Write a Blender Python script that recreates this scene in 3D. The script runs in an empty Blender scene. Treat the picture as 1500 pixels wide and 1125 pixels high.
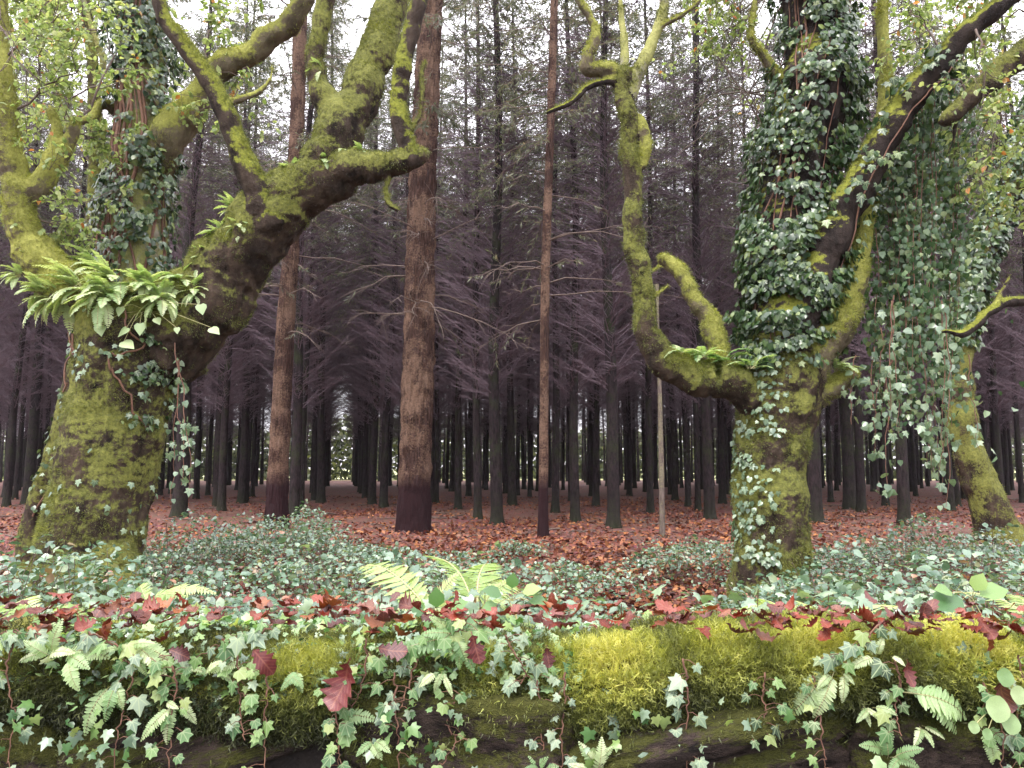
import bpy, math, random
import numpy as np
R_ = math.radians
rng = np.random.default_rng(7)
random.seed(7)
scene = bpy.context.scene
COL = scene.collection

# ------------------------------------------------------------------ camera
CAM_H = 1.10
FPX = 1127.0
PITCH = math.atan(122.5/FPX)
cam_d = bpy.data.cameras.new('camera'); cam = bpy.data.objects.new('camera', cam_d); COL.objects.link(cam)
cam_d.sensor_width = 36; cam_d.lens = FPX/1500*36; cam_d.clip_start = .05; cam_d.clip_end = 2000
cam.location = (0, 0, CAM_H); cam.rotation_euler = (math.pi/2+PITCH, 0, 0)
scene.camera = cam

# ------------------------------------------------------------------ world, sun, exposure
SUN_EL, SUN_AZ = 58, 215        # azimuth clockwise from +Y; behind the camera and to its left
world = bpy.data.worlds.new('World'); scene.world = world; world.use_nodes = True
wn = world.node_tree; wn.nodes.clear()
sky = wn.nodes.new('ShaderNodeTexSky'); sky.sky_type = 'NISHITA'; sky.sun_disc = False
sky.sun_elevation = R_(SUN_EL); sky.sun_rotation = R_(SUN_AZ)
mixw = wn.nodes.new('ShaderNodeMixRGB'); mixw.inputs[0].default_value = .88
mixw.inputs[2].default_value = (12.6, 12.3, 13.0, 1)      # overcast cloud layer over the clear sky
bg = wn.nodes.new('ShaderNodeBackground'); bg.inputs[1].default_value = .15
ow = wn.nodes.new('ShaderNodeOutputWorld')
tcw = wn.nodes.new('ShaderNodeTexCoord'); sxw = wn.nodes.new('ShaderNodeSeparateXYZ'); wn.links.new(tcw.outputs['Generated'], sxw.inputs[0])
mrw = wn.nodes.new('ShaderNodeMapRange'); mrw.inputs[1].default_value = 0; mrw.inputs[2].default_value = 1; mrw.inputs[3].default_value = .55; mrw.inputs[4].default_value = 2.1; wn.links.new(sxw.outputs['Z'], mrw.inputs[0])
vmw = wn.nodes.new('ShaderNodeVectorMath'); vmw.operation = 'SCALE'; vmw.inputs[0].default_value = (8.6, 8.35, 8.9); wn.links.new(mrw.outputs[0], vmw.inputs['Scale']); wn.links.new(vmw.outputs[0], mixw.inputs[2])   # overcast: the zenith three times as bright as the horizon
wn.links.new(sky.outputs[0], mixw.inputs[1]); wn.links.new(mixw.outputs[0], bg.inputs[0]); wn.links.new(bg.outputs[0], ow.inputs[0])
sd = bpy.data.lights.new('sun', 'SUN'); sd.energy = 1.5; sd.angle = R_(18); sd.color = (1, .95, .88)
sun = bpy.data.objects.new('sun', sd); COL.objects.link(sun)
sun.rotation_euler = (R_(90-SUN_EL), 0, math.pi-R_(SUN_AZ)); sun.location = (0, 0, 30)
vs = scene.view_settings; vs.view_transform = 'Standard'; vs.look = 'None'; vs.gamma = 1; vs.use_curve_mapping = False
vs.exposure = 1.3
scene.render.engine = 'CYCLES'
cy = scene.cycles
cy.max_bounces = 6; cy.diffuse_bounces = 4; cy.glossy_bounces = 2; cy.transmission_bounces = 3; cy.transparent_max_bounces = 4
cy.caustics_reflective = False; cy.caustics_refractive = False
cy.use_denoising = True
cy.use_adaptive_sampling = True; cy.adaptive_threshold = .02
cy.sample_clamp_indirect = 8

# ------------------------------------------------------------------ picture -> place helpers
_f = np.array([0, math.cos(PITCH), math.sin(PITCH)]); _u = np.array([0, -math.sin(PITCH), math.cos(PITCH)]); _r = np.array([1., 0, 0])
CAM = np.array([0, 0, CAM_H])
def ray(px, py): return _f+_r*(px-750)/FPX-_u*(py-562.5)/FPX
def at(px, py, D):
    d = ray(px, py); return CAM+d*(D/d[1])
def onground(px, py, z=0.):
    d = ray(px, py); return CAM+d*((z-CAM_H)/d[2])
def wr(w, P): return w/2/FPX*float(np.dot(np.asarray(P)-CAM, _f))

# ------------------------------------------------------------------ noise
def _hash(i, j, k, s):
    h = (i.astype(np.int64)*374761393+j.astype(np.int64)*668265263+k.astype(np.int64)*2147483647+s*1274126177) & 0xffffffff
    h = ((h ^ (h >> 13))*1274126177) & 0xffffffff
    h = h ^ (h >> 16)
    return (h & 0xffffff)/float(0xffffff)
def vnoise(P, s=0):
    P = np.asarray(P, float); F = np.floor(P); f = P-F; f = f*f*(3-2*f); I = F.astype(np.int64); o = 0
    for a in (0, 1):
        for b in (0, 1):
            for c in (0, 1):
                w = (f[..., 0] if a else 1-f[..., 0])*(f[..., 1] if b else 1-f[..., 1])*(f[..., 2] if c else 1-f[..., 2])
                o = o+w*_hash(I[..., 0]+a, I[..., 1]+b, I[..., 2]+c, s)
    return o*2-1
def fbm(P, s=0, n=4, g=.5):
    P = np.asarray(P, float); a = 1.; o = 0.; t = 0.
    for k in range(n):
        o = o+a*vnoise(P*2**k+k*17.3, s+k); t += a; a *= g
    return o/t

# ------------------------------------------------------------------ mesh building
class MB:
    def __init__(s): s.V = []; s.T = []; s.Q = []; s.a = []; s.n = 0; s.mt = []; s.mq = []
    def add(s, V, T=None, Q=None, rnd=0., mat=0):
        V = np.asarray(V, float).reshape(-1, 3)
        if T is not None and len(T): T = np.asarray(T).reshape(-1, 3); s.T.append(T+s.n); s.mt.append(np.full(len(T), mat))
        if Q is not None and len(Q): Q = np.asarray(Q).reshape(-1, 4); s.Q.append(Q+s.n); s.mq.append(np.full(len(Q), mat))
        s.V.append(V); s.a.append(np.broadcast_to(np.asarray(rnd, float).reshape(-1) if np.ndim(rnd) else np.array([rnd]), (len(V),)) if np.ndim(rnd) == 0 or len(np.atleast_1d(rnd)) == len(V) else np.repeat(rnd, len(V)//len(rnd)))
        s.n += len(V)
    def mesh(s, name, mats, smooth=True):
        V = np.concatenate(s.V) if s.V else np.zeros((0, 3))
        T = np.concatenate(s.T) if s.T else np.zeros((0, 3), int); Q = np.concatenate(s.Q) if s.Q else np.zeros((0, 4), int)
        me = bpy.data.meshes.new(name)
        me.vertices.add(len(V)); me.vertices.foreach_set('co', V.astype(np.float32).ravel())
        nl = len(T)*3+len(Q)*4
        me.loops.add(nl); me.loops.foreach_set('vertex_index', np.concatenate([T.ravel(), Q.ravel()]).astype(np.int32))
        me.polygons.add(len(T)+len(Q))
        me.polygons.foreach_set('loop_start', np.concatenate([np.arange(len(T))*3, len(T)*3+np.arange(len(Q))*4]).astype(np.int32))
        me.polygons.foreach_set('material_index', np.concatenate(s.mt+s.mq).astype(np.int32) if (s.mt or s.mq) else np.zeros(0, np.int32))
        me.polygons.foreach_set('use_smooth', np.full(len(T)+len(Q), smooth))
        at_ = me.attributes.new('rnd', 'FLOAT', 'POINT'); at_.data.foreach_set('value', np.concatenate(s.a).astype(np.float32))
        for m in (mats if isinstance(mats, (list, tuple)) else [mats]): me.materials.append(m)
        me.update(calc_edges=True)
        return me

def unit(v): v = np.asarray(v, float); return v/np.maximum(np.linalg.norm(v, axis=-1, keepdims=True), 1e-9)
def frames(d, n):
    d = unit(d); x = unit(np.cross(d, n)); z = np.cross(x, d)
    return np.stack([x, d, z], axis=-1)      # columns
def scat(mb, tmpl, P, Rm, S, rnd=None, mat=0):
    V, T = tmpl[0], tmpl[1]; n = len(P)
    if n == 0: return
    S = np.asarray(S, float)
    if S.ndim == 0: S = np.full(n, float(S))
    if S.ndim == 1: S = np.repeat(S[:, None], 3, 1)
    loc = V[None]*S[:, None, :]
    W = np.einsum('nij,nkj->nki', Rm, loc)+np.asarray(P)[:, None, :]
    F = (T[None]+(np.arange(n)*len(V))[:, None, None])
    r = np.random.default_rng(n).random(n) if rnd is None else np.asarray(rnd)
    r = np.repeat(r, len(V))
    if T.shape[1] == 3: mb.add(W.reshape(-1, 3), T=F.reshape(-1, 3), rnd=r, mat=mat)
    else: mb.add(W.reshape(-1, 3), Q=F.reshape(-1, 4), rnd=r, mat=mat)
def tubes(mb, P, Rr, sides=5, rnd=0., mat=0, cap=True):
    """P (b,n,3) polylines, Rr (b,n) radii"""
    P = np.asarray(P, float); Rr = np.asarray(Rr, float); b, n, _ = P.shape
    t = np.empty_like(P); t[:, 1:-1] = P[:, 2:]-P[:, :-2]; t[:, 0] = P[:, 1]-P[:, 0]; t[:, -1] = P[:, -1]-P[:, -2]; t = unit(t)
    main = unit(P[:, -1]-P[:, 0]); ref = np.where(np.abs(main[:, 2:3]) < .8, np.array([[0, 0, 1.]]), np.array([[1., 0, 0]]))[:, None, :]
    x = unit(np.cross(t, ref)); y = np.cross(t, x)
    a = np.arange(sides)/sides*2*np.pi
    V = P[:, :, None]+Rr[:, :, None, None]*(x[:, :, None]*np.cos(a)[None, None, :, None]+y[:, :, None]*np.sin(a)[None, None, :, None])
    i = np.arange(n-1)[:, None]*sides; j = np.arange(sides)[None]; j2 = (j+1) % sides
    Q = np.stack([i+j, i+j2, i+sides+j2, i+sides+j], -1).reshape(-1, 4)
    Q = (Q[None]+(np.arange(b)*n*sides)[:, None, None]).reshape(-1, 4)
    rr = rnd if np.ndim(rnd) == 0 else np.repeat(rnd, n*sides)
    mb.add(V.reshape(-1, 3), Q=Q, rnd=rr, mat=mat)
    return V
def spline(C, n):
    """Catmull-Rom through rows of C (any width), n samples per span"""
    C = np.asarray(C, float); C = np.vstack([2*C[0]-C[1], C, 2*C[-1]-C[-2]]); out = []
    for i in range(1, len(C)-2):
        for t in np.arange(n)/n:
            out.append(.5*((2*C[i])+(-C[i-1]+C[i+1])*t+(2*C[i-1]-5*C[i]+4*C[i+1]-C[i+2])*t*t+(-C[i-1]+3*C[i]-3*C[i+1]+C[i+2])*t**3))
    out.append(C[-2]); return np.array(out)

# ------------------------------------------------------------------ objects
def tag(o, label=None, cat=None, group=None, kind=None):
    if label: o['label'] = label
    if cat: o['category'] = cat
    if group: o['group'] = group
    if kind: o['kind'] = kind
    return o
def obj(name, me, parent=None, loc=None, rot=None, scale=None):
    o = bpy.data.objects.new(name, me); COL.objects.link(o); o.parent = parent
    if loc is not None: o.location = loc
    if rot is not None: o.rotation_euler = rot
    if scale is not None: o.scale = scale if np.ndim(scale) else (scale,)*3
    return o
def empty(name, loc=(0, 0, 0), rz=0.):
    o = bpy.data.objects.new(name, None); COL.objects.link(o); o.location = loc; o.rotation_euler = (0, 0, rz); o.empty_display_size = .1
    return o
def shift(mb_or_V, loc): return np.asarray(mb_or_V)-np.asarray(loc)
from mathutils import Matrix
def mat4(Rm, P, s):
    M = Matrix([[Rm[0][0]*s, Rm[0][1]*s, Rm[0][2]*s, P[0]], [Rm[1][0]*s, Rm[1][1]*s, Rm[1][2]*s, P[1]], [Rm[2][0]*s, Rm[2][1]*s, Rm[2][2]*s, P[2]], [0, 0, 0, 1]])
    return M

# ------------------------------------------------------------------ materials
def nodes_of(name):
    m = bpy.data.materials.new(name); m.use_nodes = True; nt = m.node_tree; nt.nodes.clear()
    o = nt.nodes.new('ShaderNodeOutputMaterial'); b = nt.nodes.new('ShaderNodeBsdfPrincipled'); nt.links.new(b.outputs[0], o.inputs[0])
    return m, nt, b, o
def ramp(nt, stops, fac=None, interp='LINEAR'):
    r = nt.nodes.new('ShaderNodeValToRGB'); e = r.color_ramp.elements; r.color_ramp.interpolation = interp
    while len(e) < len(stops): e.new(.5)
    for k, (p, c) in enumerate(stops): e[k].position = p; e[k].color = (*c, 1)
    if fac is not None: nt.links.new(fac, r.inputs[0])
    return r
def noise(nt, scale, detail=4, rough=.55, vec=None, dist=0.):
    n = nt.nodes.new('ShaderNodeTexNoise'); n.inputs['Scale'].default_value = scale; n.inputs['Detail'].default_value = detail
    n.inputs['Roughness'].default_value = rough; n.inputs['Distortion'].default_value = dist
    if vec is not None: nt.links.new(vec, n.inputs['Vector'])
    return n
def math_(nt, op, a, b=None, clamp=False):
    n = nt.nodes.new('ShaderNodeMath'); n.operation = op; n.use_clamp = clamp
    for k, v in enumerate((a, b)):
        if v is None: continue
        if isinstance(v, (int, float)): n.inputs[k].default_value = v
        else: nt.links.new(v, n.inputs[k])
    return n.outputs[0]
def mixc(nt, f, a, b, mode='MIX'):
    n = nt.nodes.new('ShaderNodeMixRGB'); n.blend_type = mode
    for k, v in enumerate((f, a, b)):
        if isinstance(v, (int, float)): n.inputs[k].default_value = v
        elif isinstance(v, tuple): n.inputs[k].default_value = (*v, 1)
        else: nt.links.new(v, n.inputs[k])
    return n.outputs[0]
def bump(nt, b, h, strength=.5, dist=.02):
    n = nt.nodes.new('ShaderNodeBump'); n.inputs['Strength'].default_value = strength; n.inputs['Distance'].default_value = dist
    nt.links.new(h, n.inputs['Height']); nt.links.new(n.outputs[0], b.inputs['Normal'])
def coords(nt, scale=None, kind='Object'):
    tc = nt.nodes.new('ShaderNodeTexCoord'); v = tc.outputs[kind]
    if scale:
        mp = nt.nodes.new('ShaderNodeMapping'); mp.inputs['Scale'].default_value = scale; nt.links.new(v, mp.inputs[0]); v = mp.outputs[0]
    return v
def leafmat(name, stops, rough=.45, trans=.35, tcol=None, vein=0., spec=.5, spot=None, own=True):
    m, nt, b, o = nodes_of(name)
    at_ = nt.nodes.new('ShaderNodeAttribute'); at_.attribute_name = 'rnd'
    oi = nt.nodes.new('ShaderNodeObjectInfo')
    s = math_(nt, 'ADD', at_.outputs['Fac'], oi.outputs['Random']); fr = math_(nt, 'FRACT', s) if own else at_.outputs['Fac']
    c = ramp(nt, stops, fr).outputs[0]
    nz = noise(nt, 60, 3, vec=coords(nt))
    c = mixc(nt, .5, c, ramp(nt, [(.3, (.55, .55, .55)), (.7, (1.25, 1.2, 1.1))], nz.outputs[0]).outputs[0], 'MULTIPLY')
    if spot:
        n2 = noise(nt, 130, 2, vec=coords(nt)); c = mixc(nt, ramp(nt, [(.62, (0, 0, 0)), (.72, (1, 1, 1))], n2.outputs[0]).outputs[0], c, spot)
    nt.links.new(c, b.inputs['Base Color']); b.inputs['Roughness'].default_value = rough
    b.inputs['Specular IOR Level'].default_value = spec
    bump(nt, b, nz.outputs[0], .3, .003)
    if trans:
        tr = nt.nodes.new('ShaderNodeBsdfTranslucent'); mx = nt.nodes.new('ShaderNodeMixShader'); mx.inputs[0].default_value = trans
        nt.links.new(mixc(nt, 1., c, tcol or (1.3, 1.4, .6), 'MULTIPLY'), tr.inputs[0])
        nt.links.new(b.outputs[0], mx.inputs[1]); nt.links.new(tr.outputs[0], mx.inputs[2]); nt.links.new(mx.outputs[0], o.inputs[0])
    return m
M = {}
M['ivy'] = leafmat('ivy_leaf', [(0, (.014, .036, .012)), (.55, (.038, .08, .026)), (.85, (.085, .14, .045)), (.97, (.17, .22, .07)), (1, (.20, .24, .10))], .28, .15, spec=.6)
M['ivy_mid'] = leafmat('hanging_ivy_leaf', [(0, (.035, .075, .035)), (.5, (.08, .14, .07)), (.85, (.14, .21, .11)), (1, (.26, .32, .16))], .26, .25, spec=.55)
M['ivy_pale'] = leafmat('pale_ivy_leaf', [(0, (.06, .14, .05)), (.4, (.11, .22, .07)), (.75, (.2, .32, .1)), (1, (.36, .42, .16))], .33, .35)
M['ivy_grey'] = leafmat('grey_green_ivy_leaf', [(0, (.10, .16, .10)), (.6, (.16, .24, .15)), (1, (.28, .36, .24))], .26, .25, spec=.8)
M['under'] = leafmat('undergrowth_leaf', [(0, (.05, .10, .06)), (.45, (.11, .19, .125)), (.8, (.2, .29, .2)), (.94, (.3, .38, .24)), (1, (.3, .1, .07))], .26, .25, spec=.9)
M['fern'] = leafmat('fern_leaf', [(0, (.14, .25, .10)), (.5, (.26, .40, .18)), (1, (.42, .54, .28))], .36, .4)
M['fern_pale'] = leafmat('pale_fern_leaf', [(0, (.26, .37, .17)), (.5, (.42, .52, .28)), (1, (.6, .66, .42))], .34, .35)
M['fern_mid'] = leafmat('arching_fern_leaf', [(0, (.22, .33, .10)), (.6, (.34, .44, .17)), (1, (.46, .52, .26))], .4, .4)
M['broad'] = leafmat('oak_crown_leaf', [(0, (.16, .23, .07)), (.55, (.3, .38, .15)), (.96, (.46, .5, .22)), (.985, (.5, .22, .07)), (1, (.45, .12, .05))], .4, .5, (1.2, 1.25, .8))
M['dead'] = leafmat('fallen_leaf', [(0, (.055, .011, .008)), (.3, (.14, .016, .009)), (.55, (.2, .032, .012)), (.75, (.075, .026, .024)), (.92, (.28, .09, .022)), (1, (.07, .018, .012))], .36, .12, (1.2, .8, .6), spot=(.06, .02, .02))
M['litter'] = leafmat('leaf_litter_leaf', [(0, (.045, .014, .010)), (.4, (.125, .032, .02)), (.7, (.2, .058, .026)), (.88, (.32, .13, .035)), (1, (.10, .052, .036))], .62, .1, (1.2, .8, .6))
M['needle'] = leafmat('conifer_needles', [(0, (.05, .065, .04)), (.5, (.105, .12, .075)), (.85, (.18, .20, .13)), (1, (.22, .18, .13))], .5, .42, (1.2, 1.2, .9))
M['moss'] = leafmat('moss_strand', [(0, (.018, .020, .008)), (.3, (.055, .064, .018)), (.55, (.16, .18, .042)), (.8, (.34, .365, .07)), (1, (.58, .56, .15))], .6, .3, (1.3, 1.3, .5), own=False)

def veins(m, kind):
    nt = m.node_tree; b = [n for n in nt.nodes if n.type == 'BSDF_PRINCIPLED'][0]; src = b.inputs['Base Color'].links[0].from_socket
    sx = nt.nodes.new('ShaderNodeSeparateXYZ'); nt.links.new(coords(nt), sx.inputs[0]); X, Y = sx.outputs['X'], sx.outputs['Y']; ax = math_(nt, 'ABSOLUTE', X)
    if kind == 'ivy':
        a = math_(nt, 'ARCTAN2', X, Y); v = math_(nt, 'MULTIPLY', math_(nt, 'ABSOLUTE', math_(nt, 'SINE', math_(nt, 'MULTIPLY', a, 4.4))), math_(nt, 'SQRT', math_(nt, 'ADD', math_(nt, 'MULTIPLY', X, X), math_(nt, 'MULTIPLY', Y, Y))))
        f = ramp(nt, [(.05, (1, 1, 1)), (.16, (0, 0, 0))], v).outputs[0]; k = .5
    else:
        w = math_(nt, 'PINGPONG', math_(nt, 'SUBTRACT', math_(nt, 'MULTIPLY', Y, 8), math_(nt, 'MULTIPLY', ax, 8)), .5); v = math_(nt, 'MINIMUM', math_(nt, 'MULTIPLY', w, .25), ax)
        f = ramp(nt, [(.006, (1, 1, 1)), (.028, (0, 0, 0))], v).outputs[0]; k = .45
    c = mixc(nt, math_(nt, 'MULTIPLY', f, k), src, (.42, .5, .26) if kind == 'ivy' else (.3, .12, .07)); nt.links.new(c, b.inputs['Base Color'])
for _k in ('ivy', 'ivy_pale', 'ivy_grey', 'dead'):
    _m = M[_k].copy(); _m.name = M[_k].name+'_veined'; veins(_m, 'oak' if _k == 'dead' else 'ivy'); M[_k+'_v'] = _m
def bark(name, c1, c2, moss1, moss2, cover, vscale=(1, 1, .3), base=None, bs=.9, up=.25, scale=9):
    m, nt, b, o = nodes_of(name)
    co = coords(nt, vscale); co0 = coords(nt)
    n1 = noise(nt, scale, 6, .65, co); n2 = noise(nt, 2.2, 4, .6, co0); n3 = noise(nt, 34, 4, .7, co0); n4 = noise(nt, 110, 2, .6, co0)
    bc = ramp(nt, [(.35, c1), (.65, c2)], n1.outputs[0]).outputs[0]
    mc = ramp(nt, [(.34, moss1), (.5, tuple((a+b_)/2 for a, b_ in zip(moss1, moss2))), (.66, moss2)], math_(nt, 'ADD', math_(nt, 'MULTIPLY', n3.outputs[0], .55), math_(nt, 'MULTIPLY', n2.outputs[0], .45))).outputs[0]
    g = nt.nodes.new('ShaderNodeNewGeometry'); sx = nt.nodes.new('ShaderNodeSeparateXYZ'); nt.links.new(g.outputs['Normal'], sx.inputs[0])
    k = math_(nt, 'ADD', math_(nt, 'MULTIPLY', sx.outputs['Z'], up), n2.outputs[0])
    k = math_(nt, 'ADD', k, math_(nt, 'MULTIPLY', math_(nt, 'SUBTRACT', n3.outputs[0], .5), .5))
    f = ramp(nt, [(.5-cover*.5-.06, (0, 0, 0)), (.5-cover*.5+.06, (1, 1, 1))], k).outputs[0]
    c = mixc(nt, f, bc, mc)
    if base:
        s2 = nt.nodes.new('ShaderNodeSeparateXYZ'); nt.links.new(co0, s2.inputs[0])
        hz = math_(nt, 'ADD', s2.outputs['Z'], math_(nt, 'MULTIPLY', n2.outputs[0], base[2]))
        mr = nt.nodes.new('ShaderNodeMapRange'); nt.links.new(hz, mr.inputs[0]); mr.inputs[1].default_value = base[1]; mr.inputs[2].default_value = base[1]*base[3]+.001
        c = mixc(nt, mr.outputs[0], c, mixc(nt, .6, base[0], ramp(nt, [(.3, (.4, .4, .4)), (.7, (1.3, 1.3, 1.3))], n1.outputs[0]).outputs[0], 'MULTIPLY'))
    nt.links.new(c, b.inputs['Base Color']); b.inputs['Roughness'].default_value = .85; b.inputs['Specular IOR Level'].default_value = .15
    n5 = noise(nt, 300, 2, .6, co0); c = mixc(nt, .6, c, ramp(nt, [(.3, (.55, .55, .55)), (.7, (1.3, 1.3, 1.3))], n5.outputs[0]).outputs[0], 'MULTIPLY') if name in ('wall_stone', 'mossy_soil') else c; nt.links.new(c, b.inputs['Base Color'])
    h = math_(nt, 'ADD', math_(nt, 'MULTIPLY', n1.outputs[0], .7), math_(nt, 'ADD', math_(nt, 'MULTIPLY', n3.outputs[0], .5), math_(nt, 'MULTIPLY', n4.outputs[0], .3)))
    bump(nt, b, h, bs, .03)
    return m
M['oak'] = bark('mossy_oak_bark', (.014, .010, .008), (.075, .052, .038), (.032, .036, .011), (.20, .205, .05), .08, up=.42)  # oak barks: underside shade put into the colour, along with moss growing on top
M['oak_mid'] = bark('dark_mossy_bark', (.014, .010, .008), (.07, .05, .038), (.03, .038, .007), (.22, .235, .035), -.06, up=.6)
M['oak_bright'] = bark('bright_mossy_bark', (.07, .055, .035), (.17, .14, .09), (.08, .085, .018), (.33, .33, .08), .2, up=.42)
M['oak_dark'] = bark('dark_bark_shaded_below', (.012, .009, .008), (.045, .033, .028), (.06, .07, .012), (.24, .25, .04), -.32, up=.8)  # strongest painted underside shade; moss left only on the upper faces
M['lichen'] = bark('lichened_bark', (.18, .16, .12), (.34, .31, .24), (.16, .17, .05), (.36, .35, .13), .22, up=.1)
M['redwood'] = bark('furrowed_redwood_bark', (.014, .007, .006), (.085, .045, .034), (.06, .036, .026), (.21, .13, .09), .0, (6, 6, .45), ((.028, .011, .013), 1.35, .5, .75), 1.6, .0, 9)
M['pine'] = bark('dark_conifer_bark', (.008, .006, .0065), (.032, .022, .024), (.012, .014, .008), (.028, .032, .016), -.1, (2, 2, .6), ((.028, .042, .012), 1.9, 2.8, .1), .9, .0, 12)
M['pine_brown'] = bark('brown_conifer_bark', (.03, .018, .018), (.11, .065, .055), (.04, .05, .02), (.08, .09, .04), .0, (3, 3, .5), ((.035, .02, .02), 1.0, .6, .6), .9, .0, 9)
M['pole'] = bark('grey_brown_pole_bark', (.06, .045, .04), (.17, .135, .115), (.1, .09, .05), (.2, .18, .12), -.05, (3, 3, .5), None, .6, .0, 10)
def plain(name, c1, c2, scale=20, rough=.8, bs=.5, bd=.01):
    m, nt, b, o = nodes_of(name); n = noise(nt, scale, 5, .6, coords(nt))
    nt.links.new(ramp(nt, [(.3, c1), (.7, c2)], n.outputs[0]).outputs[0], b.inputs['Base Color']); b.inputs['Roughness'].default_value = rough
    bump(nt, b, n.outputs[0], bs, bd); return m
M['twig'] = plain('dead_twigs', (.062, .04, .05), (.155, .107, .13))
M['twig_brown'] = plain('brown_twigs', (.06, .04, .03), (.14, .1, .08))
M['stem'] = plain('ivy_stem', (.09, .04, .028), (.2, .10, .06), 30)
M['stem_pale'] = plain('pale_stem', (.3, .28, .12), (.42, .38, .2), 30)
M['asphalt'] = plain('asphalt', (.035, .035, .035), (.065, .065, .06), 60)
M['stone'] = bark('wall_stone', (.012, .009, .008), (.075, .052, .044), (.022, .025, .007), (.085, .085, .02), -.06, (1, 1, 1), None, .8, .2, 11)
M['core'] = plain('wall_soil_core', (.010, .008, .007), (.03, .022, .018), 14, .9, .8, .02)

# ground material
def ground_mat():
    m, nt, b, o = nodes_of('forest_floor'); co = coords(nt)
    n1 = noise(nt, .35, 4, .6, co); n2 = noise(nt, 9, 5, .7, co); n3 = noise(nt, 40, 4, .7, co)
    v = nt.nodes.new('ShaderNodeTexVoronoi'); v.inputs['Scale'].default_value = 16; nt.links.new(co, v.inputs['Vector'])
    c = ramp(nt, [(.25, (.04, .016, .013)), (.45, (.105, .036, .028)), (.62, (.17, .065, .045)), (.8, (.085, .035, .026))], n2.outputs[0]).outputs[0]
    c = mixc(nt, .55, c, v.outputs['Color'], 'SOFT_LIGHT')
    c = mixc(nt, ramp(nt, [(.45, (0, 0, 0)), (.62, (.7, .7, .7))], n1.outputs[0]).outputs[0], c, (.11, .06, .036))
    sx = nt.nodes.new('ShaderNodeSeparateXYZ'); nt.links.new(co, sx.inputs[0])
    mr = nt.nodes.new('ShaderNodeMapRange'); nt.links.new(math_(nt, 'ADD', sx.outputs['Y'], math_(nt, 'MULTIPLY', n1.outputs[0], 3)), mr.inputs[0]); mr.inputs[1].default_value = 68; mr.inputs[2].default_value = 71
    c = mixc(nt, mr.outputs[0], c, mixc(nt, n1.outputs[0], (.3, .34, .12), (.42, .42, .2)))      # pale meadow beyond the plantation
    nt.links.new(c, b.inputs['Base Color']); b.inputs['Roughness'].default_value = .8
    bump(nt, b, math_(nt, 'ADD', n2.outputs[0], math_(nt, 'MULTIPLY', n3.outputs[0], .5)), .9, .04)
    return m
M['ground'] = ground_mat()

# ------------------------------------------------------------------ templates
def T_fan(pts, cen, zf):
    P = np.array([(cen[0], cen[1])]+list(pts), float); z = zf(P[:, 0], P[:, 1]); n = len(pts)
    return np.column_stack([P, z]), np.array([(0, 1+i, 1+(i+1) % n) for i in range(n)])
IVY = T_fan([(0, 0), (.2, -.13), (.47, -.04), (.36, .2), (.58, .46), (.26, .5), (0, 1.0), (-.26, .5), (-.58, .46), (-.36, .2), (-.47, -.04), (-.2, -.13)], (0, .28), lambda x, y: -.28*np.abs(x)-.18*y*y)
IVY_S = T_fan([(0, 0), (.42, .0), (.46, .42), (0, 1), (-.46, .42), (-.42, .0)], (0, .3), lambda x, y: -.3*np.abs(x)-.15*y*y)
IVY_R = T_fan([(0, 0), (.3, -.1), (.52, .1), (.42, .4), (.5, .62), (.18, .66), (0, .9), (-.18, .66), (-.5, .62), (-.42, .4), (-.52, .1), (-.3, -.1)], (0, .32), lambda x, y: -.2*np.abs(x)+.1*y*y)
OVAL = (np.array([(0, 0, 0), (.3, .28, .07), (.3, .62, .05), (0, 1, -.12), (-.3, .62, .05), (-.3, .28, .07), (0, .45, 0)]), np.array([(0, 1, 6), (1, 2, 6), (2, 3, 6), (3, 4, 6), (4, 5, 6), (5, 0, 6)]))
LITT = (np.array([(0, 0, 0), (.34, .4, .12), (0, 1, 0), (-.34, .45, .1)]), np.array([(0, 1, 2), (0, 2, 3)]))
BLADE = (np.array([(-.5, 0, 0), (.5, 0, 0), (0, 1, .0)]), np.array([(0, 1, 2)]))
NEED = (np.array([(0, 0, 0), (.5, .4, -.05), (0, 1, -.12), (-.5, .4, -.05)]), np.array([(0, 1, 2), (0, 2, 3)]))
def oak_leaf(seed):
    r = np.random.default_rng(seed)
    prof = [(0, .012), (.1, .012), (.12, .05), (.2, .15), (.27, .09), (.37, .25), (.45, .15), (.55, .33), (.64, .2), (.74, .33), (.82, .2), (.9, .2), (.96, .1), (1., .01)]
    V = []; 
    a, b_, c_ = r.uniform(-2.4, 2.6), r.uniform(-1.1, 1.1), r.uniform(-.6, .6)
    for y, x in prof:
        for s in (-1, 0, 1):
            xx = s*x*(1+r.uniform(-.15, .15)); V.append((xx, y, a*xx*xx+b_*(y-.5)**2+c_*xx*y+.05*math.sin(9*y)+.06*abs(s)*math.sin(14*y)))
    V = np.array(V); V[:, 2] -= V[:, 2].min()*.3
    Q = []
    for i in range(len(prof)-1):
        for s in (0, 1): Q.append((i*3+s, i*3+s+1, i*3+s+4, i*3+s+3))
    return V, np.array(Q)

def leaf_mesh(name, t, mat):
    mb = MB(); (mb.add(t[0], T=t[1]) if t[1].shape[1] == 3 else mb.add(t[0], Q=t[1])); return mb.mesh(name, mat)
OAKM = [leaf_mesh('fallen_leaf', oak_leaf(s), M['dead_v']) for s in range(8)]
IVYM = {'dark': leaf_mesh('ivy_leaf', IVY, M['ivy_v']), 'pale': leaf_mesh('ivy_leaf', IVY, M['ivy_pale_v']), 'grey': leaf_mesh('ivy_leaf', IVY, M['ivy_grey_v']), 'round': leaf_mesh('ivy_leaf', IVY_R, M['ivy_pale_v'])}

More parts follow.
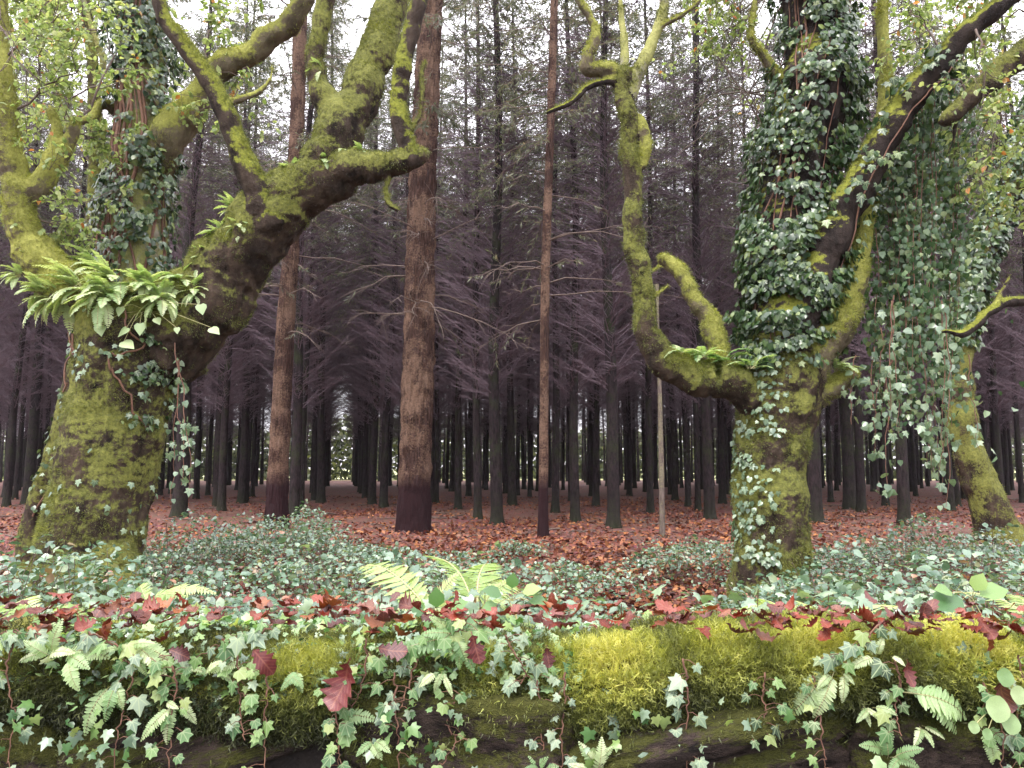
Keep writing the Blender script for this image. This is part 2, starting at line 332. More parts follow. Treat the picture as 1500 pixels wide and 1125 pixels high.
# ------------------------------------------------------------------ the ground
def gh(x, y):
    P = np.stack([np.asarray(x, float)*.35, np.asarray(y, float)*.35, np.zeros_like(np.asarray(x, float))], -1)
    return .05*vnoise(P, 5)*np.clip((np.asarray(y)-3)/3, 0, 1)
def ground():
    ys = np.concatenate([np.arange(2.02, 30, .12), np.geomspace(30, 500, 50)]); xs = np.concatenate([-np.geomspace(400, 14, 30), np.arange(-13.8, 13.9, .12), np.geomspace(14, 400, 30)])
    X, Y = np.meshgrid(xs, ys); Z = gh(X, Y)
    P = np.stack([X, Y, Z], -1)
    P[..., 2] += .018*fbm(P*np.array([5, 5, 0])+3, 3, 3)*(Y < 40)
    n, m_ = X.shape; i = np.arange(n-1)[:, None]*m_+np.arange(m_-1)[None]
    Q = np.stack([i, i+1, i+m_+1, i+m_], -1).reshape(-1, 4)
    mb = MB(); mb.add(P.reshape(-1, 3), Q=Q); tag(obj('ground', mb.mesh('ground', M['ground'])), 'leaf covered forest floor', kind='structure')
    mb = MB(); mb.add([(-60, -14, -.42), (60, -14, -.42), (60, 1.85, -.42), (-60, 1.85, -.42)], Q=[(0, 1, 2, 3)]); tag(obj('road', mb.mesh('road', M['asphalt'])), 'plain road in front of the wall', kind='structure')
ground()

# ------------------------------------------------------------------ conifers
def conifer_meshes(seed, lod=0):
    r = np.random.default_rng(seed)
    H = r.uniform(13, 17); tr = MB()
    nz = 30 if not lod else 8
    z = np.concatenate([[-.05, .04, .12, .22, .36, .6], np.linspace(1, H, nz-6)]) if not lod else np.linspace(-.05, H, nz); bend = .10*np.sin(z*.35+r.uniform(0, 6))*np.clip(z/6, 0, 1); bend2 = .08*np.sin(z*.5+r.uniform(0, 6))*np.clip(z/6, 0, 1)
    rad = .105*(1-z/H)**.75+.012; rad = rad+.05*np.exp(-np.maximum(z, 0)/.14)
    sides = 14 if not lod else 6
    P = np.stack([bend, bend2, z], -1)[None]
    V = tubes(tr, P, rad[None], sides)
    if not lod:
        W = tr.V[0]; W += (fbm(W*np.array([16, 16, 3]), seed, 3)*.012)[:, None]*unit(W*np.array([1, 1, 0]))
    def axis(zz): return np.stack([np.interp(zz, z, bend), np.interp(zz, z, bend2), zz], -1)
    # dead lower branches, rising outwards, each with fine side twigs
    db = MB(); nb = 190 if not lod else 44
    z0 = r.uniform(2.5, 10.5, nb); a = r.uniform(0, 2*np.pi, nb); L = r.uniform(.7, 1.9, nb)*np.clip((z0-1)/2.5, .45, 1)
    up = r.uniform(.35, .95, nb)-np.clip((z0-6)/5, 0, 1)*.5
    t = np.linspace(0, 1, 5)[None, :, None]
    out = np.stack([np.cos(a), np.sin(a), np.zeros(nb)], -1)[:, None]; zz = np.array([0, 0, 1.])
    B = axis(z0)[:, None]+out*L[:, None, None]*t*(.9)+zz*(L*up)[:, None, None]*(t**1.0)-zz*(L*.22)[:, None, None]*t**2*r.uniform(-.4, 1.4, nb)[:, None, None]
    B[:, 1:] += r.normal(0, .02, B[:, 1:].shape)
    w = .0125*(1-t[..., 0]*.75)*np.ones((nb, 1))*(1.6 if lod else 1); tubes(db, B, w, 3)
    if not lod:
        k = 20; idx = np.repeat(np.arange(nb), k); tt = r.uniform(.15, 1, nb*k); fi = tt*4; i0 = np.minimum(fi.astype(int), 3); fr = (fi-i0)[:, None]
        S = B[idx, i0]*(1-fr)+B[idx, i0+1]*fr; D = unit(B[idx, 4]-B[idx, 0]); side = unit(np.cross(D, zz))*r.choice([-1, 1], nb*k)[:, None]
        dd = unit(D*.8+side*r.uniform(.5, 1.1, (nb*k, 1))+zz*r.uniform(-.35, .35, (nb*k, 1)))
        l = (r.uniform(.15, .5, nb*k)*L[idx]*(1.1-tt*.6))[:, None]
        TW = np.stack([S, S+dd*l*.5, S+dd*l+zz*r.normal(0, .03, (nb*k, 1))], 1)
        tubes(db, TW, np.array([[.0045, .0035, .002]])*np.ones((nb*k, 1)), 3)
    # live crown
    cr = MB(); zs = np.arange(r.uniform(6.2, 7.6), H-.3, .36 if not lod else .7); per = 6 if not lod else 5
    z0 = np.repeat(zs, per)+r.normal(0, .1, len(zs)*per); nb = len(z0); f = np.clip((z0-6.2)/(H-6.2), 0, 1); a = r.uniform(0, 2*np.pi, nb)
    keep = r.random(nb) < np.clip(.35+f*2.2, 0, .96); z0, f, a = z0[keep], f[keep], a[keep]; nb = len(z0)
    L = (1.95*np.clip(1-f, 0, 1)**.75+.25)*r.uniform(.65, 1.1, nb); up = -.12+.55*f+r.normal(0, .12, nb)
    out = np.stack([np.cos(a), np.sin(a), np.zeros(nb)], -1)[:, None]
    B = axis(np.minimum(z0, H))[:, None]+out*L[:, None, None]*t+zz*(L*up)[:, None, None]*t-zz*(L*.25)[:, None, None]*t**2
    tubes(cr, B, .011*(1-t[..., 0]*.8)*np.ones((nb, 1)), 3, mat=1)
    k, q = (14, 7) if not lod else (6, 3)
    idx = np.repeat(np.arange(nb), k); n = nb*k; tt = r.uniform(.12, 1, n); fi = tt*4; i0 = np.minimum(fi.astype(int), 3); fr = (fi-i0)[:, None]
    S = B[idx, i0]*(1-fr)+B[idx, i0+1]*fr; D = unit(B[idx, 4]-B[idx, 0]); side = unit(np.cross(D, zz))*r.choice([-1, 1], n)[:, None]
    dd = unit(D*.75+side*r.uniform(.4, 1., (n, 1))+zz*r.uniform(-.35, .15, (n, 1))); l = (.12+.42*L[idx]*(1-tt*.65)*r.uniform(.5, 1., n))[:, None]*.8
    id2 = np.repeat(np.arange(n), q); m2 = n*q; u = r.uniform(0, 1, (m2, 1)); P2 = S[id2]+dd[id2]*l[id2]*u
    d2 = unit(dd[id2]+r.normal(0, .5, (m2, 3))+np.array([0, 0, -.12]))
    ln = r.uniform(.07, .15, m2)*(1 if not lod else 2.1); wd = ln*r.uniform(.13, .22, m2)*(1 if not lod else 1.35)
    scat(cr, NEED, P2, frames(d2, unit(r.normal(0, .6, (m2, 3))+zz)), np.stack([wd, ln, ln], -1), r.random(m2)*.98)
    return tr, db, cr, H
CON = []
for s in range(7):
    tr, db, cr, H = conifer_meshes(100+s)
    CON.append((tr.mesh('trunk', M['pine']), db.mesh('dead_branches', M['twig']), cr.mesh('crown', [M['needle'], M['twig']]), H))
N_CON = 0
def conifer(p, sxy=1., lean=(0, 0), label='tall dark conifer of the plantation with bare lower branches and mossy foot', group='dark conifers standing in plantation rows', trunk_only_scale=True, r=rng, bark_mat=None, v=None, h=1.):
    global N_CON
    k = int(r.integers(len(CON))) if v is None else v
    e = empty('conifer_tree', (p[0], p[1], float(gh(p[0], p[1]))-.02)); e.rotation_euler = (lean[0], lean[1], r.uniform(0, 6.28)); e.scale = (1, 1, h*r.uniform(.93, 1.07))
    tag(e, label, 'conifer tree', group)
    a = obj('trunk', CON[k][0], e, scale=(sxy, sxy, 1)); obj('dead_branches', CON[k][1], e)['kind'] = 'stuff'; obj('crown', CON[k][2], e)['kind'] = 'stuff'
    N_CON += 1; return e
# the near trees, measured one by one: (foot px, foot py, width px, label)
NEAR = [
 (10, 728, 19, 'dark conifer at the far left edge behind the slim ivied trunk'), (40, 738, 21, 'dark conifer beside the slim ivied trunk, behind the largest oak'),
 (262, 757, 24, 'thick mossy footed conifer just beside the largest oak trunk'), (320, 740, 16, 'slender conifer between the largest oak and the leaning redwood'),
 (354, 737, 13, 'thin conifer close beside the leaning redwood, away from the avenue'), (430, 757, 17, 'dark conifer touching the leaning redwood on its avenue side'),
 (470, 736, 13, 'green footed conifer that opens the row along the left of the avenue'), (545, 738, 12, 'dark conifer first on the right of the long avenue'),
 (562, 742, 13, 'ivy speckled conifer between the avenue and the broad redwood'), (592, 752, 17, 'dark green conifer half hidden behind the broad redwood'),
 (634, 735, 10, 'thin conifer showing at the edge of the broad redwood'), (671, 745, 11, 'short green conifer speckled with ivy beside the broad redwood'),
 (700, 758, 13, 'slim conifer paired with a thicker one in the middle of the wood'), (728, 766, 19, 'thickest straight conifer in the middle of the wood'),
 (751, 742, 12, 'conifer just behind the thickest middle conifer'), (843, 764, 15, 'straight green footed conifer beside the thin redwood'),
 (873, 742, 11, 'thin conifer between two mossy footed ones near the thin redwood'), (899, 773, 20, 'stout conifer with green moss up its foot, nearest the S shaped oak limb'),
 (953, 752, 11, 'conifer close behind the pale bare sapling'), (1008, 742, 9, 'very thin conifer between the sapling and the ivy crowned oak'),
 (1040, 760, 17, 'green footed conifer in front of the ivy crowned oak\'s shade'), (1195, 768, 22, 'conifer half hidden by the ivy crowned oak trunk'),
 (1245, 746, 20, 'paired dark conifer between ivy crowned oak and hanging ivy'), (1325, 770, 18, 'conifer standing right behind the hanging ivy curtain'),
 (1465, 735, 20, 'dark conifer behind the leaning oak trunk'), (1262, 750, 14, 'thinner of the two paired conifers by the hanging ivy')]
near_xy = []
for i, (px, py, w, lab) in enumerate(NEAR):
    p = onground(px, py); near_xy.append(p[:2])
    conifer(p, sxy=min(1.4, w/2/FPX*p[1]/.105*.84), lean=(R_(rng.uniform(-.6, .6)), R_(rng.uniform(-.9, .9))), label=lab, group='nearest conifers at the front of the plantation', v=i % 7)
near_xy = np.array(near_xy)
th = math.atan((505-750)/FPX); ux = np.array([math.sin(th), math.cos(th)]); un = np.array([math.cos(th), -math.sin(th)])
spots = []
for row in range(-34, 50):
    off = -.1+(2*row+1)*1.0
    for k in range(4, 34):
        s = 2.35*k+(row % 2)*.8+rng.uniform(-.35, .35); q = ux*s+un*(off/math.cos(th)+rng.uniform(-.22, .22))
        if q[1] < 15.5 or q[1] > 66 or rng.random() < .13: continue
        ang = (q[0]/q[1])*FPX+750
        if q[1] < 24 and -60 < ang < 1560:
            dmin = np.min(np.hypot(*(near_xy-q).T))
            if dmin < 1.6 or (q[1] < 19.5): continue
        inview = -50 < ang < 1550
        if not inview and not (-700 < ang < 2200): continue
        spots.append((q[1], q[0], q[1], inview, ang))
spots.sort()
inv = [s for s in spots if s[3]]; near = inv[:262]; rest = inv[262:]+[s for s in spots if not s[3]]
for s in near:
    conifer((s[1], s[2]), sxy=rng.uniform(.62, .98), lean=(R_(rng.normal(0, .5)), R_(rng.normal(0, .6))))
far = MB(); lods = [conifer_meshes(300+i, 1) for i in range(4)]
FT, FB, FC = MB(), MB(), MB()
def merge(dst, src, M3, t):
    V = np.concatenate(src.V)@M3.T+t; n0 = dst.n; first = True
    T = (np.concatenate(src.T), np.concatenate(src.mt)) if src.T else None; Q = (np.concatenate(src.Q), np.concatenate(src.mq)) if src.Q else None
    dst.V.append(V); dst.a.append(np.concatenate(src.a))
    if T: dst.T.append(T[0]+n0); dst.mt.append(T[1])
    if Q: dst.Q.append(Q[0]+n0); dst.mq.append(Q[1])
    dst.n += len(V)
if len(rest) > 360: 
    ins = [s for s in rest if s[3]]; outs = [s for s in rest if not s[3]]; rest = ins+[outs[i] for i in rng.permutation(len(outs))[:max(0, 360-len(ins))]]
for s in rest:
    k = int(rng.integers(4)); a = rng.uniform(0, 6.28); c_, s_ = math.cos(a), math.sin(a); M3 = np.array([[c_, -s_, 0], [s_, c_, 0], [0, 0, rng.uniform(.93, 1.07)]]); t = np.array([s[1], s[2], 0])
    merge(FT, lods[k][0], M3*np.array([.85, .85, 1]), t); merge(FB, lods[k][1], M3, t); merge(FC, lods[k][2], M3, t)
e = empty('distant_conifers'); tag(e, 'dense far rows of dark conifers behind the nearer ones', 'conifer wood', kind='stuff')
for nm, mb, mt in (('trunks', FT, M['pine']), ('dead_branches', FB, M['twig']), ('crowns', FC, [M['needle'], M['twig']])):
    obj(nm, mb.mesh(nm, mt), e)['kind'] = 'stuff'
print('conifers', N_CON, 'inview', len(inv), 'rest', len(rest))

M['scrub'] = leafmat('scrub_leaf', [(0, (.03, .045, .02)), (.7, (.09, .11, .05)), (1, (.22, .24, .11))], .5, .3)
def far_hedge():
    r = np.random.default_rng(99); n = 52000; x = r.uniform(-62, 62, n); hh = 5.2+1.8*vnoise(np.stack([x*.22, x*0, x*0], -1), 8)+.6*vnoise(np.stack([x*1.1, x*0, x*0], -1), 9); z = hh*r.random(n); y = 76+r.normal(0, 1.2, n)+3*np.sin(x*.07)
    s = r.uniform(.3, .6, n); mb = MB(); scat(mb, OVAL, np.stack([x, y, z], -1), frames(r.normal(0, 1, (n, 3)), r.normal(0, 1, (n, 3))), s, r.random(n)*.99)
    tag(obj('scrub', mb.mesh('scrub', M['scrub'])), 'dark scrub along the far edge of the plantation', 'scrub', kind='stuff')
far_hedge()
# ------------------------------------------------------------------ redwoods and slim boles
def bole(name, nodes, D, label, cat, mat, ridge, seed, branches=True, fol=1., flare=.25, top=22, sides=84):
    """nodes: (px, py, width px) upward; trunk stands at D metres and runs on above the frame"""
    pts = [(*at(px, py, D), w) for px, py, w in nodes]; pts = [np.array([p[0], p[1], p[2], wr(p[3], p[:3])]) for p in pts]
    base = pts[0][:3].copy(); base[2] = 0; d = (pts[-1]-pts[-2]); d = d/d[2]; lastz = pts[-1][2]
    if top > lastz:
        q = pts[-1]+d*(top-lastz); q[3] = .03; mid = pts[-1]+d*(top-lastz)*.5; mid[3] = pts[-1][3]*.65; pts += [mid, q]
    pts[0][2] = -.05
    C = spline(np.array(pts), 40); C[:, :3] -= base; C[:, 3] = np.maximum(C[:, 3], .008)
    mb = MB(); tubes(mb, C[None, :, :3], C[None, :, 3], sides); V = mb.V[0]
    cen = np.stack([np.interp(V[:, 2], C[:, 2], C[:, 0]), np.interp(V[:, 2], C[:, 2], C[:, 1]), V[:, 2]], -1); rad = unit((V-cen)*np.array([1, 1, 0])); ang = np.arctan2(rad[:, 1], rad[:, 0])
    N = np.stack([np.cos(ang)*8, np.sin(ang)*8, V[:, 2]*1.6+seed], -1); rr = np.linalg.norm((V-cen)[:, :2], axis=1)
    rid = .6-np.abs(fbm(N*1.2, seed, 3))*-3.2-1.2; V += rad*(rid*ridge*np.clip(rr/.2, .2, 1))[:, None]
    lob = np.exp(-np.maximum(V[:, 2], 0)/.28)*(.5+.5*np.sin(ang*5+seed)+.5*np.sin(ang*3+1)); V += rad*(lob*flare*rr)[:, None]
    e = empty(name, base); tag(e, label, cat); obj('trunk', mb.mesh('trunk', mat), e)
    if branches:
        r = np.random.default_rng(seed); nb = 90; z0 = r.uniform(3.5, min(top-1, 15), nb); a = r.uniform(0, 6.28, nb); L = r.uniform(.5, 2.2, nb); t = np.linspace(0, 1, 6)[None, :, None]
        S = np.stack([np.interp(z0, C[:, 2], C[:, 0]), np.interp(z0, C[:, 2], C[:, 1]), z0], -1); out = np.stack([np.cos(a), np.sin(a), 0*a], -1); zz = np.array([0, 0, 1.])
        B = S[:, None]+out[:, None]*L[:, None, None]*t+zz*(L*r.uniform(-.1, .35, nb))[:, None, None]*t-zz*(L*r.uniform(.1, .5, nb))[:, None, None]*t**2
        B[:, 1:] += r.normal(0, .025, B[:, 1:].shape)
        bb = MB(); tubes(bb, B, .012*(1.1-t[..., 0]*.9)*np.ones((nb, 1)), 4)
        k = 8; idx = np.repeat(np.arange(nb), k); tt = r.uniform(.25, 1, nb*k); fi = tt*5; i0 = np.minimum(fi.astype(int), 4); fr = (fi-i0)[:, None]; Sx = B[idx, i0]*(1-fr)+B[idx, i0+1]*fr
        Dm = unit(B[idx, 5]-B[idx, 0]); dd = unit(Dm+r.normal(0, .5, (nb*k, 3))); l = r.uniform(.12, .45, (nb*k, 1)); TW = np.stack([Sx, Sx+dd*l*.5, Sx+dd*l-zz*l*.15], 1)
        tubes(bb, TW, np.array([[.005, .004, .002]])*np.ones((nb*k, 1)), 3); obj('dead_branches', bb.mesh('dead_branches', M['twig_brown']), e)['kind'] = 'stuff'
        has = (z0[idx] > 6.5) | (r.random(nb*k) < .08*fol); Tw = TW[has]; q = 14; i2 = np.repeat(np.arange(len(Tw)), q); u = r.uniform(0, 1, (len(i2), 1)); P2 = Tw[i2, 0]*(1-u)+Tw[i2, 2]*u
        d2 = unit(unit(Tw[i2, 2]-Tw[i2, 0])+r.normal(0, .5, P2.shape)-zz*.2); ln = r.uniform(.07, .14, len(i2)); cb = MB()
        scat(cb, NEED, P2, frames(d2, unit(r.normal(0, .6, P2.shape)+zz)), np.stack([ln*.16, ln, ln], -1), .45+.5*r.random(len(i2))); obj('crown', cb.mesh('crown', M['needle']), e)['kind'] = 'stuff'
    return e
bole('redwood_tree', [(605, 779, 50), (606, 740, 47), (608, 680, 45), (611, 600, 45), (614, 480, 43), (618, 300, 39), (625, 130, 35), (632, 0, 32)], 13.2, 'broad redwood in the middle with flaky tan bark above a dark red foot', 'redwood tree', M['redwood'], .028, 11, flare=.16)
bole('redwood_tree', [(404, 773, 33), (407, 700, 29), (412, 600, 27), (418, 480, 25), (427, 350, 22), (436, 160, 20), (441, 0, 18)], 14.0, 'leaning redwood with brown bark and dark foot, beside the largest oak', 'redwood tree', M['redwood'], .018, 12, flare=.22)
bole('redwood_tree', [(795, 783, 15), (796, 700, 14), (797, 600, 13), (799, 400, 13), (806, 200, 12), (812, 0, 11)], 12.5, 'thin reddish redwood with furrowed bark in the middle right of the wood', 'redwood tree', M['redwood'], .010, 13, flare=.25, fol=2.5, top=17, sides=30)
bole('bare_sapling', [(970, 783, 8), (969, 700, 8), (967, 600, 6.5), (965, 520, 5)], 12.4, 'pale bare sapling pole under the mossy oak limb', 'sapling', M['pole'], .004, 14, branches=False, flare=.2, top=4.1, sides=14)

# ------------------------------------------------------------------ oaks: fused limbs, then cut apart limb by limb
def build_limbs(limbs, voxel, seed, rough=.016):
    """limbs: list of (name, [(px,py,w,D)...]). returns {index: (V,F)} and the splines"""
    mb = MB(); paths = []
    for nm, nodes in limbs:
        A = []
        for px, py, w, D in nodes: p = at(px, py, D); A.append((*p, wr(w*(.9 if paths else .95), p)))
        C = spline(np.array(A), 8); C[:, 3] = np.maximum(C[:, 3], .006)
        n = len(C); k = np.arange(n)
        C[1:-1, :3] += np.stack([vnoise(np.stack([k*.35, k*0+seed, k*0+len(paths)*3.1], -1), 9), vnoise(np.stack([k*.35, k*0+seed+9, k*0+len(paths)*3.1], -1), 9), vnoise(np.stack([k*.35, k*0+seed+19, k*0+len(paths)*3.1], -1), 9)], -1)[1:-1]*C[1:-1, 3:4]*(.22 if paths else .05)
        C[:, 3] *= 1+(.12 if paths else .035)*vnoise(np.stack([k*.5, k*0+seed, k*0+len(paths)*7.7], -1), 4)
        paths.append(C)
        # closed tube with rounded ends
        t0 = unit(C[0, :3]-C[1, :3]); t1 = unit(C[-1, :3]-C[-2, :3])
        P = np.vstack([C[0, :3]+t0*C[0, 3]*.55, C[0, :3]+t0*C[0, 3]*.35, C[:, :3], C[-1, :3]+t1*C[-1, 3]*.35, C[-1, :3]+t1*C[-1, 3]*.55]); Rr = np.concatenate([[C[0, 3]*.05, C[0, 3]*.7], C[:, 3], [C[-1, 3]*.7, C[-1, 3]*.05]])
        S = 20; base = mb.n; tubes(mb, P[None], Rr[None], S); m_ = len(P)
        mb.add(np.vstack([P[0], P[-1]]), T=np.array([(0-0, 0, 0)])[:0])
        c0, c1 = mb.n-2, mb.n-1; j = np.arange(S); j2 = (j+1) % S
        mb.T.append(np.stack([np.full(S, c0), base+j2, base+j], -1)); mb.mt.append(np.zeros(S))
        mb.T.append(np.stack([np.full(S, c1), base+(m_-1)*S+j, base+(m_-1)*S+j2], -1)); mb.mt.append(np.zeros(S))
    me = mb.mesh('tmp', M['oak']); o = obj('tmp', me); md = o.modifiers.new('r', 'REMESH'); md.mode = 'VOXEL'; md.voxel_size = voxel; md.use_smooth_shade = True
    md2 = o.modifiers.new('s', 'SMOOTH'); md2.iterations = 3; md2.factor = .5
    dg = bpy.context.evaluated_depsgraph_get(); ev = o.evaluated_get(dg); m2 = bpy.data.meshes.new_from_object(ev)
    nv = len(m2.vertices); V = np.empty(nv*3, np.float32); m2.vertices.foreach_get('co', V); V = V.reshape(-1, 3).astype(float)
    N = np.empty(nv*3, np.float32); m2.vertices.foreach_get('normal', N); N = N.reshape(-1, 3).astype(float)
    nf = len(m2.polygons); tot = np.empty(nf, np.int32); m2.polygons.foreach_get('loop_total', tot); li = np.empty(len(m2.loops), np.int32); m2.loops.foreach_get('vertex_index', li)
    assert (tot == 4).all(); F = li.reshape(-1, 4)
    bpy.data.objects.remove(o); bpy.data.meshes.remove(m2); bpy.data.meshes.remove(me)
    # nearest limb
    best = np.full(nv, 1e9); own = np.zeros(nv, int); rloc = np.zeros(nv)
    for i, C in enumerate(paths):
        dmin = np.full(nv, 1e9); rr = np.zeros(nv)
        for j_, (a, b) in enumerate(zip(C[:-1], C[1:])):
            ab = b[:3]-a[:3]; t = np.clip(((V-a[:3])@ab)/max(ab@ab, 1e-9), 0, 1); d = np.linalg.norm(V-a[:3]-t[:, None]*ab, axis=1); rad = a[3]*(1-t)+b[3]*t; d = d-rad+(.07*(1-t) if j_ == 0 and i else 0)
            m_ = d < dmin; dmin[m_] = d[m_]; rr[m_] = rad[m_]
        m_ = dmin+(0 if i == 0 else .01) < best; best[m_] = dmin[m_]+(0 if i == 0 else .01); own[m_] = i; rloc[m_] = rr[m_]
    amp = np.clip(rloc/.15, .25, 1.6)
    V = V+N*(fbm(V*np.array([6, 6, 2.2]), seed, 4)*rough*1.9*amp+fbm(V*28, seed+3, 3)*rough*.55*np.minimum(amp, 1)-np.abs(vnoise(V*np.array([12, 12, 2])))*rough*.9*amp)[:, None]
    fo = own[F[:, 0]]; out = {}
    for i in range(len(paths)):
        f = F[fo == i]
        if len(f) == 0: continue
        u, inv_ = np.unique(f, return_inverse=True); out[i] = (V[u], inv_.reshape(-1, 4), N[u])
    return out, paths
def fuzz(V, N, n, seed, size=(.012, .028), lo=.0, drop=.3, thick=.22, tint=0.):
    """moss strands on a surface sampled at its vertices"""
    r = np.random.default_rng(seed); 
    if len(V) == 0: return None
    g = vnoise(V*3.1, seed)*.5+vnoise(V*11, seed+1)*.5
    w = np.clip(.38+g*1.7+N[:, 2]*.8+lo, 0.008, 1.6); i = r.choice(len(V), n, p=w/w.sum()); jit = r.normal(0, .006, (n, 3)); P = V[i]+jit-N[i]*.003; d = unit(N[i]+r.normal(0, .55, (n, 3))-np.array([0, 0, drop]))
    s = r.uniform(*size, n); mb = MB(); scat(mb, BLADE, P, frames(d, r.normal(0, 1, (n, 3))), np.stack([s*thick, s, s], -1), np.clip(.44+g[i]*.34+r.normal(0, .07, n)+np.clip(N[i, 2], -1, 1)*.17-.05+(tint if np.ndim(tint) == 0 else tint[i]), .02, .9)); return mb  # strand colour also carries painted light: brighter on upward faces, darker below
def oak(name, base, limbs, mats, label, cat, seed, voxel=.017, nf=16000, flen=(.012, .028), mossy=None):
    out, paths = build_limbs(limbs, voxel, seed); e = empty(name, base); tag(e, label, cat); b = np.array(base)
    for i, (nm, _) in enumerate(limbs):
        if i not in out: continue
        V, F, N = out[i]; mb = MB(); mb.add(V-b, Q=F); obj(nm, mb.mesh(nm, M[mats[i]]), e)
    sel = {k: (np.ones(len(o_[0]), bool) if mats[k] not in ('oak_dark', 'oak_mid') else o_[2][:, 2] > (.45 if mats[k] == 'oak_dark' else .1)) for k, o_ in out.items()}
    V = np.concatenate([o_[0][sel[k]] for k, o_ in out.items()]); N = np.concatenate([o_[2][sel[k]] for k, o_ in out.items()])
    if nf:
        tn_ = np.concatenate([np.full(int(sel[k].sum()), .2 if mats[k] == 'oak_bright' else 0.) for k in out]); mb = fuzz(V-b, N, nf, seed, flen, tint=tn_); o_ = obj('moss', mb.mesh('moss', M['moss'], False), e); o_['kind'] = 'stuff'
    return e, paths

def twig_system(e, b, starts, mat_t, mat_l, seed, nleaf, lsize=(.05, .1), spread=.5, rad=.008, depth=2, drop=.1, kids=7):
    """starts: list of (root point, tip point, leaf density); leafy sprays carried on forking twigs"""
    r = np.random.default_rng(seed); tb = MB(); P1 = []; 
    for a, c, _ in starts:
        a = np.array(a); c = np.array(c); t = np.linspace(0, 1, 9)[:, None]; L = np.linalg.norm(c-a); p = a*(1-t)+c*t+np.sin(t*np.pi)*r.normal(0, .1*L, 3); p[1:] += r.normal(0, .025*L, (8, 3)); P1.append(p)
    P1 = np.array(P1); tubes(tb, P1, rad*np.linspace(1.5, .45, 9)[None]*np.ones((len(P1), 1)), 5)
    cur = P1; tips = []
    for d in range(depth):
        k = kids; nb, npt = cur.shape[0], cur.shape[1]; idx = np.repeat(np.arange(nb), k); tt = r.uniform(.3, 1, nb*k)*(npt-1); i0 = np.minimum(tt.astype(int), npt-2); fr = (tt-i0)[:, None]
        S = cur[idx, i0]*(1-fr)+cur[idx, i0+1]*fr; L = np.linalg.norm(cur[idx, -1]-cur[idx, 0], axis=1); D = unit(cur[idx, -1]-cur[idx, 0]); dd = unit(D*.7+r.normal(0, .6, (nb*k, 3))-np.array([0, 0, drop])); l = (L*r.uniform(.25, .55, nb*k)*(spread*1.4))[:, None, None]
        t = np.linspace(0, 1, 5)[None, :, None]; nx = S[:, None]+dd[:, None]*l*t; nx[:, 1:] += r.normal(0, .03, nx[:, 1:].shape)*l; cur = nx
        tubes(tb, cur, rad*(.5 if d == 0 else .28)*np.linspace(1, .5, 5)[None]*np.ones((len(cur), 1)), 4 if d == 0 else 3)
    o_ = obj('twigs', shifted(tb, b).mesh('twigs', mat_t), e); o_['kind'] = 'stuff'
    idx = r.integers(0, len(cur), nleaf); tt = r.uniform(.2, 1, nleaf)*4; i0 = np.minimum(tt.astype(int), 3); fr = (tt-i0)[:, None]; S = cur[idx, i0]*(1-fr)+cur[idx, i0+1]*fr
    D = unit(cur[idx, -1]-cur[idx, 0]); dd = unit(D*.5+r.normal(0, .6, S.shape)-np.array([0, 0, .35])); lb = MB()
    ln = r.uniform(*lsize, nleaf); V4 = OVAL; scat(lb, V4, S, frames(dd, unit(r.normal(0, .6, S.shape)+np.array([0, 0, 1]))), np.stack([ln*.95, ln, ln], -1), r.random(nleaf)*.99)
    o_ = obj('foliage', shifted(lb, b).mesh('foliage', mat_l), e); o_['kind'] = 'stuff'
def shifted(mb, b): mb.V = [v-np.asarray(b) for v in mb.V]; return mb

